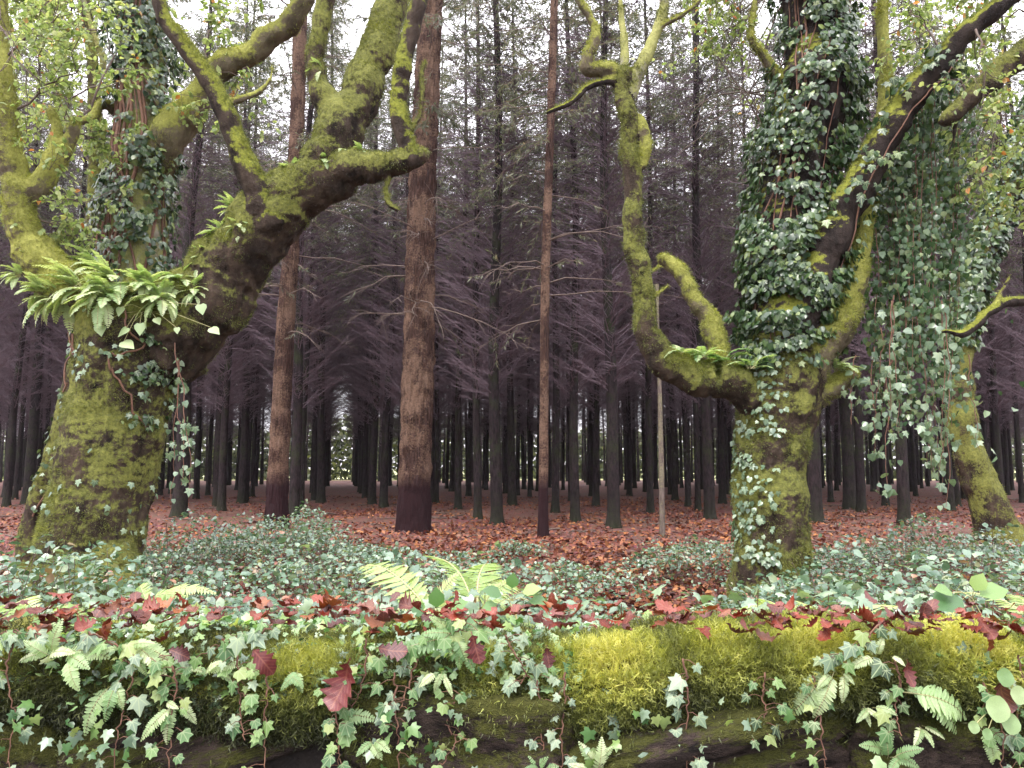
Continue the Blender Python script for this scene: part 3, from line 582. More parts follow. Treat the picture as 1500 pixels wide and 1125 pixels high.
# --- the largest oak, left
LA = [
 ('trunk', [(118, 905, 170, 6.3), (122, 860, 160, 6.3), (136, 780, 148, 6.3), (152, 700, 146, 6.3), (172, 600, 150, 6.3), (188, 530, 160, 6.3), (200, 480, 165, 6.3), (205, 445, 150, 6.32)]),
 ('limb', [(225, 520, 130, 6.3), (270, 480, 140, 6.3), (318, 420, 122, 6.25), (362, 360, 108, 6.2), (405, 310, 98, 6.15), (450, 278, 84, 6.1), (505, 256, 62, 6.0), (560, 245, 46, 5.95), (596, 238, 38, 5.9), (616, 228, 26, 5.88), (624, 222, 16, 5.88)]),
 ('limb', [(455, 275, 60, 6.1), (485, 225, 76, 6.1), (515, 165, 72, 6.15), (543, 100, 62, 6.25), (566, 30, 54, 6.35), (582, -50, 50, 6.45), (600, -200, 44, 6.6), (640, -500, 34, 6.8)]),
 ('limb', [(606, 240, 36, 5.9), (598, 215, 32, 5.88), (586, 180, 29, 5.87), (583, 150, 28, 5.86), (586, 115, 29, 5.84), (598, 60, 29, 5.82), (612, 5, 29, 5.8), (620, -60, 28, 5.8), (610, -250, 22, 5.7)]),
 ('limb', [(496, 190, 44, 6.1), (480, 150, 42, 6.1), (464, 110, 32, 6.1), (466, 60, 30, 6.1), (478, 0, 28, 6.1), (488, -60, 26, 6.1), (500, -300, 20, 6.1)]),
 ('limb', [(400, 330, 56, 5.98), (380, 285, 46, 5.92), (358, 240, 42, 5.88), (338, 185, 36, 5.82), (312, 125, 31, 5.78), (280, 80, 30, 5.74), (246, 35, 24, 5.7), (228, -10, 20, 5.66), (205, -120, 18, 5.6)]),
 ('limb', [(165, 470, 90, 6.25), (110, 425, 84, 6.2), (62, 385, 74, 6.15), (35, 340, 56, 6.1), (26, 290, 50, 6.08), (18, 240, 44, 6.05), (12, 170, 32, 6.0), (5, 90, 26, 5.95), (0, 0, 24, 5.9), (-12, -150, 22, 5.8)]),
 ('limb', [(30, 300, 34, 6.1), (62, 268, 36, 6.12), (84, 232, 32, 6.15), (84, 195, 22, 6.15), (74, 160, 15, 6.15)]),
 ('stub', [(84, 240, 30, 6.15), (98, 215, 24, 6.13), (108, 190, 20, 6.1), (110, 176, 16, 6.1)]),
 ('root', [(112, 790, 92, 6.2), (78, 845, 72, 6.12), (52, 885, 52, 6.05), (36, 905, 34, 6.0)]),
 ('root', [(150, 800, 92, 6.2), (178, 850, 66, 6.15), (198, 888, 44, 6.1), (214, 905, 26, 6.1)]),
 ('twig', [(572, 250, 14, 5.95), (566, 275, 10, 5.93), (569, 298, 11, 5.92), (583, 308, 9, 5.92)]),
 ('twig', [(596, 195, 12, 5.88), (612, 175, 8, 5.88), (618, 150, 7, 5.88), (617, 110, 8, 5.88), (622, 92, 9, 5.88)]),
 ('twig', [(325, 152, 14, 5.8), (352, 145, 12, 5.84), (378, 135, 9, 5.86), (395, 118, 6, 5.88), (400, 98, 4, 5.9)]),
]
base1 = (at(122, 882, 6.3)[0], 6.3, 0)
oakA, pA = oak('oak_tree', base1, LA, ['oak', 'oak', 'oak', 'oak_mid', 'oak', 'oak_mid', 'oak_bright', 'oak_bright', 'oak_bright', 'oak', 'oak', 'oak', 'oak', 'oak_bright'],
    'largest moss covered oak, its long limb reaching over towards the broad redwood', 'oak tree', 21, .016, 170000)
# --- ivy clad stem behind it and the mossy bough that leaves it
LB = [
 ('trunk', [(150, 860, 70, 7.1), (160, 700, 76, 7.05), (172, 580, 84, 7.05), (188, 470, 94, 7.0), (200, 330, 84, 7.0), (205, 230, 72, 7.0), (208, 100, 64, 7.0), (208, -40, 56, 7.0), (205, -300, 44, 7.0)]),
 ('limb', [(215, 260, 54, 7.0), (248, 205, 56, 6.9), (280, 150, 52, 6.85), (318, 105, 46, 6.8), (365, 78, 40, 6.75), (405, 52, 38, 6.7), (435, 18, 34, 6.65), (455, -40, 30, 6.6), (480, -200, 24, 6.5)]),
 ('limb', [(175, 170, 16, 7.0), (150, 150, 16, 6.9), (135, 175, 18, 6.85), (118, 178, 12, 6.8), (100, 190, 10, 6.8)]),
]
base2 = (at(150, 860, 7.1)[0], 7.1, 0)
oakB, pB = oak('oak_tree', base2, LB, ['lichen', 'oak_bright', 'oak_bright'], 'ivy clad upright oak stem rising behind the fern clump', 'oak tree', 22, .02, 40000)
# --- slim leaning trunk behind
LC = [('trunk', [(34, 885, 50, 7.9), (42, 835, 44, 7.9), (52, 770, 40, 7.9), (72, 700, 36, 7.85), (90, 640, 34, 7.8), (104, 580, 33, 7.8), (118, 520, 30, 7.8), (132, 400, 26, 7.85), (140, 250, 22, 7.9), (136, 100, 18, 7.9), (118, -50, 16, 7.9)]),
      ('limb', [(136, 130, 12, 7.9), (150, 90, 11, 7.8), (128, 20, 9, 7.7), (110, -40, 8, 7.6)])]
base3 = (at(44, 810, 7.9)[0], 7.9, 0)
oakC, pC = oak('young_tree', base3, LC, ['oak', 'lichen'], 'slim leaning lichened trunk speckled with ivy behind the largest oak', 'young tree', 23, .018, 5000)
# --- the ivy crowned oak, right
LD = [
 ('trunk', [(1127, 905, 128, 6.2), (1126, 860, 122, 6.2), (1127, 790, 114, 6.2), (1131, 700, 110, 6.2), (1136, 630, 114, 6.2), (1142, 570, 128, 6.2), (1150, 520, 116, 6.2), (1155, 480, 100, 6.2)]),
 ('upper_trunk', [(1150, 530, 112, 6.2), (1158, 440, 108, 6.2), (1166, 350, 104, 6.2), (1178, 200, 104, 6.2), (1190, 50, 104, 6.2), (1200, -100, 98, 6.2), (1215, -400, 66, 6.2)]),
 ('limb', [(1120, 590, 60, 6.15), (1072, 562, 66, 6.05), (1020, 553, 58, 6.0), (978, 532, 50, 5.95), (950, 495, 42, 5.9), (944, 440, 36, 5.88), (932, 370, 33, 5.86), (926, 300, 31, 5.84), (924, 230, 30, 5.82), (918, 165, 31, 5.8), (913, 108, 33, 5.8)]),
 ('limb', [(915, 118, 26, 5.8), (893, 100, 25, 5.78), (868, 104, 24, 5.76), (858, 95, 22, 5.75), (866, 70, 20, 5.74), (873, 48, 17, 5.72), (862, 22, 14, 5.72), (848, 0, 14, 5.7), (838, -40, 13, 5.7), (820, -150, 10, 5.7)]),
 ('limb', [(905, 120, 12, 5.78), (882, 120, 12, 5.75), (858, 130, 11, 5.72), (836, 150, 10, 5.7), (800, 166, 6, 5.68)]),
 ('limb', [(922, 140, 26, 5.8), (936, 105, 24, 5.8), (950, 75, 22, 5.8), (964, 40, 19, 5.8), (972, 10, 17, 5.8), (966, -30, 15, 5.8), (950, -150, 12, 5.8)]),
 ('twig', [(965, 38, 12, 5.8), (984, 30, 9, 5.75), (1003, 20, 8, 5.7), (1025, 0, 8, 5.65), (1045, -40, 7, 5.6)]),
 ('limb', [(914, 115, 20, 5.8), (915, 70, 14, 5.85), (910, 20, 11, 5.9), (906, -40, 9, 5.95), (900, -160, 7, 6)]),
 ('stub', [(942, 245, 14, 5.8), (948, 215, 19, 5.79), (943, 185, 15, 5.79), (938, 170, 10, 5.79)]),
 ('stub', [(1068, 562, 34, 6.1), (1052, 520, 34, 6.1), (1040, 475, 31, 6.12), (1018, 438, 28, 6.12), (1000, 405, 26, 6.14), (984, 386, 25, 6.15), (971, 378, 20, 6.16)]),
 ('twig', [(952, 440, 8, 5.9), (965, 430, 6, 5.95), (978, 418, 5, 6.0)]),
 ('twig', [(948, 405, 8, 5.9), (958, 395, 6, 5.95), (968, 390, 5, 6.0)]),
 ('limb', [(1170, 560, 70, 6.1), (1208, 505, 60, 6.02), (1236, 458, 50, 6.0), (1250, 405, 42, 6.0), (1259, 355, 34, 6.02), (1270, 315, 28, 6.1), (1282, 240, 24, 6.3), (1296, 140, 22, 6.45), (1296, 60, 20, 6.5), (1290, -50, 16, 6.5)]),
 ('limb', [(1160, 500, 76, 6.05), (1190, 420, 60, 5.95), (1225, 340, 56, 5.9), (1258, 270, 56, 5.85), (1290, 210, 52, 5.8), (1335, 140, 46, 5.7), (1380, 90, 40, 5.6), (1420, 45, 34, 5.5), (1470, 5, 28, 5.4), (1540, -40, 24, 5.3), (1700, -140, 18, 5.1)]),
 ('stub', [(1180, 585, 46, 6.15), (1215, 568, 36, 6.1), (1240, 553, 26, 6.05), (1252, 545, 18, 6.02)]),
 ('limb', [(1150, 130, 26, 6.2), (1120, 85, 14, 6.1), (1102, 60, 12, 6.0), (1104, 20, 10, 6.0), (1112, -40, 8, 6.0)]),
]
base4 = (at(1127, 882, 6.2)[0], 6.2, 0)
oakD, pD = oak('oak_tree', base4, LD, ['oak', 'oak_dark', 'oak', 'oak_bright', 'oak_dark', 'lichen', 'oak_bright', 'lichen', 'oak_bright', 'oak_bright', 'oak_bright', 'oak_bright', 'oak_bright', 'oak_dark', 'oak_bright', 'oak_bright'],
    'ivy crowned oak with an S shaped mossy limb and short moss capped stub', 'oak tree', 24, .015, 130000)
# --- leaning trunk far right
LE = [('trunk', [(1484, 830, 80, 11.4), (1466, 785, 68, 11.4), (1456, 765, 60, 11.4), (1440, 720, 52, 11.4), (1420, 665, 47, 11.4), (1408, 610, 44, 11.4), (1402, 550, 42, 11.4), (1406, 490, 42, 11.4), (1422, 420, 42, 11.4), (1452, 335, 42, 11.4), (1486, 240, 40, 11.4), (1525, 140, 36, 11.4), (1570, 0, 30, 11.4), (1640, -300, 22, 11.4)])]
base5 = (at(1465, 790, 11.4)[0], 11.4, 0)
oakE, pE = oak('oak_tree', base5, LE, ['oak'], 'bowed leaning oak with ivy on its upper trunk behind the hanging ivy', 'oak tree', 25, .03, 18000, (.02, .035))
# --- oak that stands just outside the frame and reaches in
LF = [('trunk', [(1790, 905, 120, 6.0), (1785, 700, 100, 6.0), (1790, 500, 96, 6.0), (1800, 300, 90, 6.0), (1810, 0, 80, 6.0), (1820, -400, 50, 6.0)]),
      ('limb', [(1800, 250, 64, 6.0), (1700, 10, 50, 5.8), (1620, 0, 50, 5.7), (1560, 30, 46, 5.6), (1510, 72, 44, 5.5), (1465, 105, 40, 5.5), (1425, 140, 36, 5.5), (1392, 172, 28, 5.5), (1384, 178, 22, 5.5)]),
      ('limb', [(1790, 420, 40, 6.0), (1700, 410, 26, 5.9), (1600, 430, 22, 5.8), (1530, 440, 18, 5.7), (1480, 442, 17, 5.65), (1450, 455, 17, 5.6), (1428, 478, 17, 5.6), (1412, 489, 14, 5.6), (1395, 487, 10, 5.6), (1380, 485, 9, 5.6)]),
      ('twig', [(1455, 450, 8, 5.6), (1468, 425, 6, 5.62), (1482, 402, 4, 5.65)]),
      ('twig', [(1400, 170, 10, 5.5), (1396, 205, 7, 5.55), (1384, 232, 5, 5.6), (1372, 262, 4, 5.6)])]
base6 = (at(1790, 882, 6.0)[0], 6.0, 0)
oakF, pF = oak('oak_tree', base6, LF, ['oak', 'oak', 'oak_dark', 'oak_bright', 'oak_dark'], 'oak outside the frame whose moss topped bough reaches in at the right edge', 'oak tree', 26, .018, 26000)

# leafy twigs
def sp(px, py, D, qx, qy, D2, n=1): return (at(px, py, D), at(qx, qy, D2), n)
twig_system(oakA, base1, [sp(5, 90, 5.95, 90, 20, 5.6), sp(12, 170, 6, 120, 95, 5.8), sp(20, 240, 6.05, 130, 300, 6.2), sp(0, 0, 5.9, 60, 120, 5.5), sp(-10, -80, 5.9, 150, -20, 6), sp(-10, -60, 5.9, -150, 60, 5.6), sp(110, 176, 6.1, 160, 60, 6.2), sp(300, 110, 6.8, 330, 30, 6.8), sp(30, 300, 6.1, 100, 345, 6.3), sp(84, 195, 6.15, 150, 200, 6.4)],
    M['twig_brown'], M['broad'], 31, 3800, (.03, .065), .95)
twig_system(oakB, base2, [sp(205, 0, 7, 90, 60, 7.6), sp(205, -60, 7, 60, -40, 7.6), sp(205, -60, 7, 330, -30, 7.2), sp(208, 100, 7, 100, 180, 7.8), sp(435, 18, 6.65, 380, -60, 6.6), sp(205, -100, 7, 110, -150, 6.4), sp(365, 78, 6.75, 330, 180, 6.7)],
    M['twig_brown'], M['broad'], 32, 2400, (.035, .07), .9)
twig_system(oakC, base3, [sp(140, 250, 7.9, 40, 180, 8.4), sp(136, 100, 7.9, 20, 50, 8.4), sp(118, -50, 7.9, 60, 20, 8.6), sp(118, -50, 7.9, 180, 10, 8.6), sp(110, -40, 7.6, 20, -20, 8), sp(138, 180, 7.9, 70, 120, 8.3)],
    M['twig_brown'], M['broad'], 33, 3600, (.04, .085), .95)
twig_system(oakD, base4, [sp(1420, 45, 5.5, 1440, 160, 5.4), sp(1380, 90, 5.6, 1330, 10, 5.8), sp(1470, 5, 5.4, 1400, -30, 5.6), sp(1290, -50, 6.6, 1340, 40, 6.8), sp(1296, 60, 6.6, 1370, 40, 7), sp(1104, 20, 6, 1040, 60, 6.2), sp(1112, -40, 6, 1040, 0, 6.4), sp(1200, -100, 6.2, 1060, 90, 6.6), sp(975, 0, 5.8, 1040, -40, 6)],
    M['twig_brown'], M['broad'], 34, 3200, (.028, .058), .95)
twig_system(oakF, base6, [sp(1510, 72, 5.5, 1460, 220, 5.5), sp(1560, 30, 5.6, 1450, 40, 5.9), sp(1465, 105, 5.5, 1440, 260, 6), sp(1620, 0, 5.7, 1500, -60, 5.6), sp(1600, 430, 5.8, 1500, 330, 6), sp(1620, 0, 5.7, 1500, 180, 5.8), sp(1425, 140, 5.5, 1360, 110, 5.9)],
    M['twig_brown'], M['broad'], 35, 2600, (.03, .06), .95)
# long bare twigs of the ivy crowned oak, arching left
tb = MB(); P = []
for k in range(26):
    a = at(1150+rng.uniform(-20, 30), rng.uniform(-60, 260), 6.3); c = at(rng.uniform(960, 1090), rng.uniform(-20, 260), rng.uniform(6.0, 7.2)); t = np.linspace(0, 1, 9)[:, None]; p = a*(1-t)+c*t+np.sin(t*np.pi)*np.array([0, 0, rng.uniform(.0, .35)]); p[1:] += rng.normal(0, .02, (8, 3)); P.append(p)
tubes(tb, np.array(P), np.linspace(.009, .002, 9)[None]*np.ones((len(P), 1)), 4); obj('twigs', shifted(tb, base4).mesh('twigs', M['twig_brown']), oakD)['kind'] = 'stuff'

# ------------------------------------------------------------------ climbing ivy
def ivy_on(name, label, path, t0, t1, n, size, out, seed, base, nbig=150, mat='ivy', dens=None, stems=10, cover=(-np.pi, np.pi), hang=.0, tm=IVY_S, srad=(.004, .010), bigmesh='dark'):
    r = np.random.default_rng(seed); C = path; m_ = len(C)-1
    i0f, i1f = t0*m_, t1*m_
    u = r.uniform(i0f, i1f, n); i0 = np.minimum(u.astype(int), m_-1); fr = (u-i0)[:, None]; c = C[i0]*(1-fr)+C[i0+1]*fr; tan = unit(C[i0+1, :3]-C[i0, :3])
    view = unit((CAM-c[:, :3])*np.array([1, 1, 0])); a = r.uniform(cover[0], cover[1], n); side = np.cross(tan, view); side = unit(side); fwd = unit(np.cross(side, tan))
    radial = fwd*np.cos(a)[:, None]+side*np.sin(a)[:, None]
    nz = vnoise(np.stack([u*.35, a*1.6, u*0+seed], -1), seed)*.6+vnoise(np.stack([u*1.1, a*4, u*0+seed], -1), seed+1)*.4
    keep = np.ones(n, bool) if dens is None else (r.random(n) < np.clip(dens+nz*1.6, 0, 1)); 
    off = out[0]+(out[1]-out[0])*np.clip(.5+nz*.8, 0, 1)*r.random(n)**.5
    P = c[:, :3]+radial*(c[:, 3]+off)[:, None]+np.array([0, 0, -1])*hang*r.random((n, 1)); down = np.array([0, 0, -1.])
    d = unit(down+radial*.35+r.normal(0, .4, (n, 3))); nn = unit(radial+np.array([0, 0, .35])+r.normal(0, .35, (n, 3))); s = r.uniform(*size, n)
    P, d, nn, s = P[keep], d[keep], nn[keep], s[keep]; Rm = frames(d, nn); rd = np.random.default_rng(seed+1).random(len(P))*.99
    e = empty(name, base); tag(e, label, 'ivy'); b = np.array(base)
    vis = np.where((np.einsum('ij,ij->i', nn, unit(CAM-P)) > .35) & (np.abs(P[:, 0]/P[:, 1]) < .68) & ((P[:, 2]-CAM_H)/P[:, 1] < .78))[0]
    big = r.permutation(vis)[:nbig] if len(vis) else np.zeros(0, int)
    for i in big:
        o_ = obj('leaf', IVYM[bigmesh], e); o_.matrix_local = mat4(Rm[i], P[i]+nn[i]*.012-b, s[i]*1.15)
    mk = np.ones(len(P), bool); mk[big] = False; mb = MB(); scat(mb, tm, P[mk], Rm[mk], s[mk], rd[mk]); shifted(mb, b); o_ = obj('foliage', mb.mesh('foliage', M[mat]), e); o_['kind'] = 'stuff'
    if stems:
        sm = MB(); S = []; RR = []
        for k in range(stems):
            uu = np.linspace(i0f, min(i1f, i1f), 40); ii = np.minimum(uu.astype(int), m_-1); ff = (uu-ii)[:, None]; cc = C[ii]*(1-ff)+C[ii+1]*ff; aa = r.uniform(-1.9, 1.9)+.9*np.array([float(vnoise(np.array([q*.11, k*3.3, seed]), 3)) for q in range(40)])
            tn = unit(C[ii+1, :3]-C[ii, :3]); vw = unit((CAM-cc[:, :3])*np.array([1, 1, 0])); sd_ = unit(np.cross(tn, vw)); fw = unit(np.cross(sd_, tn)); S.append(cc[:, :3]+(fw*np.cos(aa)[:, None]+sd_*np.sin(aa)[:, None])*(cc[:, 3:4]*1.02+.006)); RR.append(np.full(40, r.uniform(*srad)))
        tubes(sm, np.array(S), np.array(RR), 5); shifted(sm, b); obj('stem', sm.mesh('stem', M['stem']), e)
    return e
def pathcut(path, lo, hi):      # fractions of a path between two heights
    z = path[:, 2]; i = np.where((z >= lo) & (z <= hi))[0]; return i[0]/(len(path)-1), i[-1]/(len(path)-1)
a0, a1 = pathcut(pB[0], 2.6, 6.6)
ivy_on('climbing_ivy', 'ivy climbing the upright oak stem above the fern clump, with bare red stems', pB[0], a0, a1, 8500, (.03, .07), (.0, .22), 41, base2, 200, 'ivy', .34, 18, (-2.6, 2.6), srad=(.006, .018))
# right-hand dark ivy column, and the same plant over the start of the diagonal limb
a0, a1 = pathcut(pD[1], 1.75, 8.0)
ivy_on('climbing_ivy', 'thick dark ivy wrapping the upper trunk of the ivy crowned oak', pD[1], a0, a1, 24000, (.028, .066), (.0, .22), 42, base4, 260, 'ivy', .5, 8, (-2.9, 2.9))
ivy_on('climbing_ivy', 'ivy leaves around the dark diagonal limb of the ivy crowned oak', pD[13], .0, .62, 1700, (.03, .07), (.0, .14), 43, base4, 90, 'ivy', .3, 1, (-3, 3))
a0, a1 = pathcut(pD[0], .3, 1.9)
ivy_on('climbing_ivy', 'small pale ivy leaves creeping up the mossy foot of the ivy crowned oak', pD[0], a0, a1, 800, (.025, .05), (.0, .04), 44, base4, 110, 'ivy_grey', .42, 0, (-1.35, .2), bigmesh='grey')
a0, a1 = pathcut(pA[0], .5, 2.45)
ivy_on('climbing_ivy', 'sparse little ivy leaves dotted over the largest oak trunk', pA[0], a0, a1, 420, (.03, .055), (.0, .03), 45, base1, 60, 'ivy_grey', .3, 0, (-1.5, 1.5), bigmesh='grey')
a0, a1 = pathcut(pA[0], 1.55, 2.3)
ivy_on('climbing_ivy', 'ivy trailing from the fork of the largest oak down its shaded side', pA[0], a0, a1, 420, (.03, .06), (.0, .07), 46, base1, 50, 'ivy', .5, 2, (.1, 1.3), bigmesh='dark')
a0, a1 = pathcut(pC[0], .6, 4.)
ivy_on('climbing_ivy', 'ivy dotted up the slim leaning lichened trunk', pC[0], a0, a1, 900, (.03, .06), (.0, .07), 47, base3, 60, 'ivy', .45, 2)
a0, a1 = pathcut(pE[0], 2.9, 9.)
ivy_on('climbing_ivy', 'dense ivy sleeve on the bowed leaning oak', pE[0], a0, a1, 4200, (.06, .1), (.0, .12), 48, base5, 110, 'ivy', 1.3, 3)

# hanging ivy curtain from the diagonal limb
def hanging(name, label, n, xr, ytop, ybot, D, seed, per, size, nbig, width=.05, mat='ivy', bigmesh='grey', peak=None):
    r = np.random.default_rng(seed); e = empty(name, at((xr[0]+xr[1])/2, ytop((xr[0]+xr[1])/2) if callable(ytop) else ytop[1], sum(D)/2)); tag(e, label, 'ivy'); b = np.array(e.location)
    P = []; DD = []
    for k in range(n):
        px = r.uniform(*xr) if peak is None else float(np.clip(r.normal(peak[0], peak[1]), *xr)); dd = r.uniform(*D); y0 = ytop(px) if callable(ytop) else r.uniform(*ytop); y1 = r.uniform(*ybot) if not callable(ybot) else ybot(px, r)
        if y1 < y0+60: y1 = y0+60
        a = at(px, y0+8, dd); c = at(px+r.normal(0, 10), y1, dd); t = np.linspace(0, 1, 14)[:, None]; p = a*(1-t)+c*t; p[:, :2] += np.cumsum(r.normal(0, .012, (14, 2)), 0); sm = MB()
        tubes(sm, p[None]-b, np.linspace(.005, .002, 14)[None], 4); obj('stem', sm.mesh('stem', M['stem']), e)
        L = np.linalg.norm(c-a); m_ = int(L*per); u = r.uniform(.03, 1, m_)*13; i0 = np.minimum(u.astype(int), 12); f = (u-i0)[:, None]; q = p[i0]*(1-f)+p[i0+1]*f
        wd = width*(.4+1.2*vnoise(np.stack([u*.5, u*0+k, u*0], -1), seed)**2*2)[:, None]; q = q+r.normal(0, 1, (m_, 3))*wd*np.array([1, 1, .5]); P.append(q); DD.append(m_)
    P = np.concatenate(P); n_ = len(P); view = unit(CAM-P); nn = unit(view*.6+np.array([0, 0, .5])+r.normal(0, .5, (n_, 3))); d = unit(np.array([0, 0, -1])+r.normal(0, .45, (n_, 3))); s = r.uniform(*size, n_); Rm = frames(d, nn)
    big = r.permutation(n_)[:nbig]
    for i in big: o_ = obj('leaf', IVYM[bigmesh], e); o_.matrix_local = mat4(Rm[i], P[i]-b, s[i]*1.1)
    mk = np.ones(n_, bool); mk[big] = False; mb = MB(); scat(mb, IVY_S, P[mk]-b, Rm[mk], s[mk], r.random(mk.sum())*.99); obj('foliage', mb.mesh('foliage', M[mat]), e)['kind'] = 'stuff'
    return e
def limb_y(px): return float(np.interp(px, [1220, 1258, 1290, 1335, 1380, 1420, 1470], [340, 270, 215, 140, 92, 50, 10]))
hanging('hanging_ivy', 'ragged curtain of ivy hanging from the dark diagonal limb', 40, (1262, 1440), limb_y, lambda px, r: r.uniform(430, 640) if px < 1400 else r.uniform(300, 640), (5.9, 6.6), 51, 66, (.03, .06), 250, .075, 'ivy_mid', 'dark', (1345, 45))
hanging('hanging_ivy', 'thin lower strands of pale ivy dangling in front of the leaning oak', 14, (1255, 1430), (420, 520), (600, 760), (5.7, 6.1), 52, 26, (.04, .07), 140, .045, 'ivy_grey', 'grey', (1330, 50))
hanging('hanging_ivy', 'slender ivy strand dangling beside the largest oak trunk', 3, (255, 282), (490, 540), (680, 735), (5.9, 6.1), 53, 16, (.04, .065), 24, .03, 'ivy_grey', 'grey')

# ------------------------------------------------------------------ ferns
def pinnate(L, pairs, wid, seed, arch=.6, blunt=.5, droop=.3):
    """a polypody frond: lobed strips either side of a rachis that rises and droops; lies along +Y"""
    r = np.random.default_rng(seed); mb = MB(); t = np.linspace(0, 1, 14); y = L*t*(1-.12*t*arch); z = L*(arch*t*.55-arch*t*t*.8-droop*t**3*.3); x = L*.05*np.sin(t*3+r.uniform(0, 6))
    C = np.stack([x, y, z], -1); tubes(mb, C[None], (L*.011*(1-t*.75))[None], 4, rnd=.9, mat=1)
    LV = np.array([(0, 0, 0), (.42, .12, .04), (.5, .55, .06), (.22, .95, -.02), (0, 1.0, -.04), (-.22, .95, -.02), (-.5, .55, .06), (-.42, .12, .04), (0, .5, -.02)]); LT = np.array([(8, i, (i+1) % 8) for i in range(8)])
    if blunt < .3: LV[:, 0] *= np.array([1, 1, .8, .5, 0, .5, .8, 1, 1])
    tt = np.linspace(.2, .985, pairs); P = np.stack([np.interp(tt, t, C[:, i]) for i in range(3)], -1); tan = unit(np.stack([np.gradient(P[:, i]) for i in range(3)], -1))
    env = np.sin(np.clip((tt-.1)/.9, 0, 1)**.75*np.pi*.93+.18)**.7; env = np.clip(env, .12, 1); ll = wid*L*env
    for s in (-1, 1):
        side = unit(np.cross(tan, np.array([0, 0, 1.])))*s; d = unit(side*1.+tan*.35+np.array([0, 0, -.18])+r.normal(0, .08, P.shape)); nn = unit(np.cross(side, tan)*-s+r.normal(0, .12, P.shape)); nn = np.where(nn[:, 2:3] < 0, -nn, nn)
        w = L*.62/pairs*(1.15); scat(mb, (LV, LT), P, frames(d, nn), np.stack([np.full(pairs, w*1.25), ll*r.uniform(.88, 1.08, pairs), ll*.5], -1), .5+.5*np.full(pairs, r.random())*.9)
    return mb
def bipinnate(L, pairs, wid, seed, arch=.7):
    r = np.random.default_rng(seed); mb = MB(); t = np.linspace(0, 1, 16); y = L*t*(1-.1*t); z = L*(arch*t*.6-arch*t*t*.75); x = L*.04*np.sin(t*3+r.uniform(0, 6)); C = np.stack([x, y, z], -1)
    tubes(mb, C[None], (L*.007*(1-t*.8))[None], 4, rnd=.9, mat=1); tt = np.linspace(.15, .985, pairs); P = np.stack([np.interp(tt, t, C[:, i]) for i in range(3)], -1); tan = unit(np.stack([np.gradient(P[:, i]) for i in range(3)], -1)); env = np.sin(tt**.6*np.pi*.95+.1); env = np.clip(env, .08, 1); ll = wid*L*env
    k = 9
    for s in (-1, 1):
        side = unit(np.cross(tan, np.array([0, 0, 1.])))*s; d = unit(side+tan*.3+np.array([0, 0, -.1])+r.normal(0, .06, P.shape))
        for q in range(k):
            f = (q+.5)/k; Q = P+d*(ll*f)[:, None]-np.array([0, 0, 1])*(ll*f*f*.12)[:, None]; sz = ll*(1-f*.8)*.2
            for s2 in (-1, 1):
                dd = unit(tan*s2+d*.55+r.normal(0, .1, P.shape)); scat(mb, OVAL, Q, frames(dd, unit(np.array([0, 0, 1.])+r.normal(0, .2, P.shape))), np.stack([sz*.55, sz, sz], -1), np.full(pairs, r.random()*.9))
    return mb
POLY = [pinnate(1, 13+s % 4, .2+.03*(s % 3), s, arch=.5+.25*(s % 3), droop=.2+.2*(s % 2)).mesh('frond', [M['fern'], M['stem_pale']]) for s in range(6)]
POLYP = [pinnate(1, 17+s % 3, .16+.03*(s % 3), s+20, arch=.6+.2*(s % 3)).mesh('frond', [M['fern_pale'], M['stem_pale']]) for s in range(5)]
BIP = [pinnate(1, 21+s, .20, s+40, arch=.7+.25*(s % 2), blunt=.2).mesh('frond', [M['fern_mid'], M['stem_pale']]) for s in range(4)]
def fern(label, pos, fronds, meshes, seed=0, name='fern'):
    """fronds: list of (direction vector, length, up-vector)"""
    e = empty(name, pos); tag(e, label, 'fern'); r = np.random.default_rng(seed+77)
    for d, L, up in fronds:
        Rm = frames(np.array([d], float), np.array([up], float))[0]; o_ = obj('frond', meshes[int(r.integers(len(meshes)))], e); o_.matrix_local = mat4(Rm, (r.normal(0, .01), r.normal(0, .01), 0), L)
    return e
def spray(n, L, seed, az=(0, 6.28), el=(.1, .9), up=(0, 0, 1)):
    r = np.random.default_rng(seed); out = []
    for k in range(n):
        a = r.uniform(*az); e_ = r.uniform(*el); out.append(((math.cos(a)*math.cos(e_), math.sin(a)*math.cos(e_), math.sin(e_)), L*r.uniform(.65, 1.15), up))
    return out
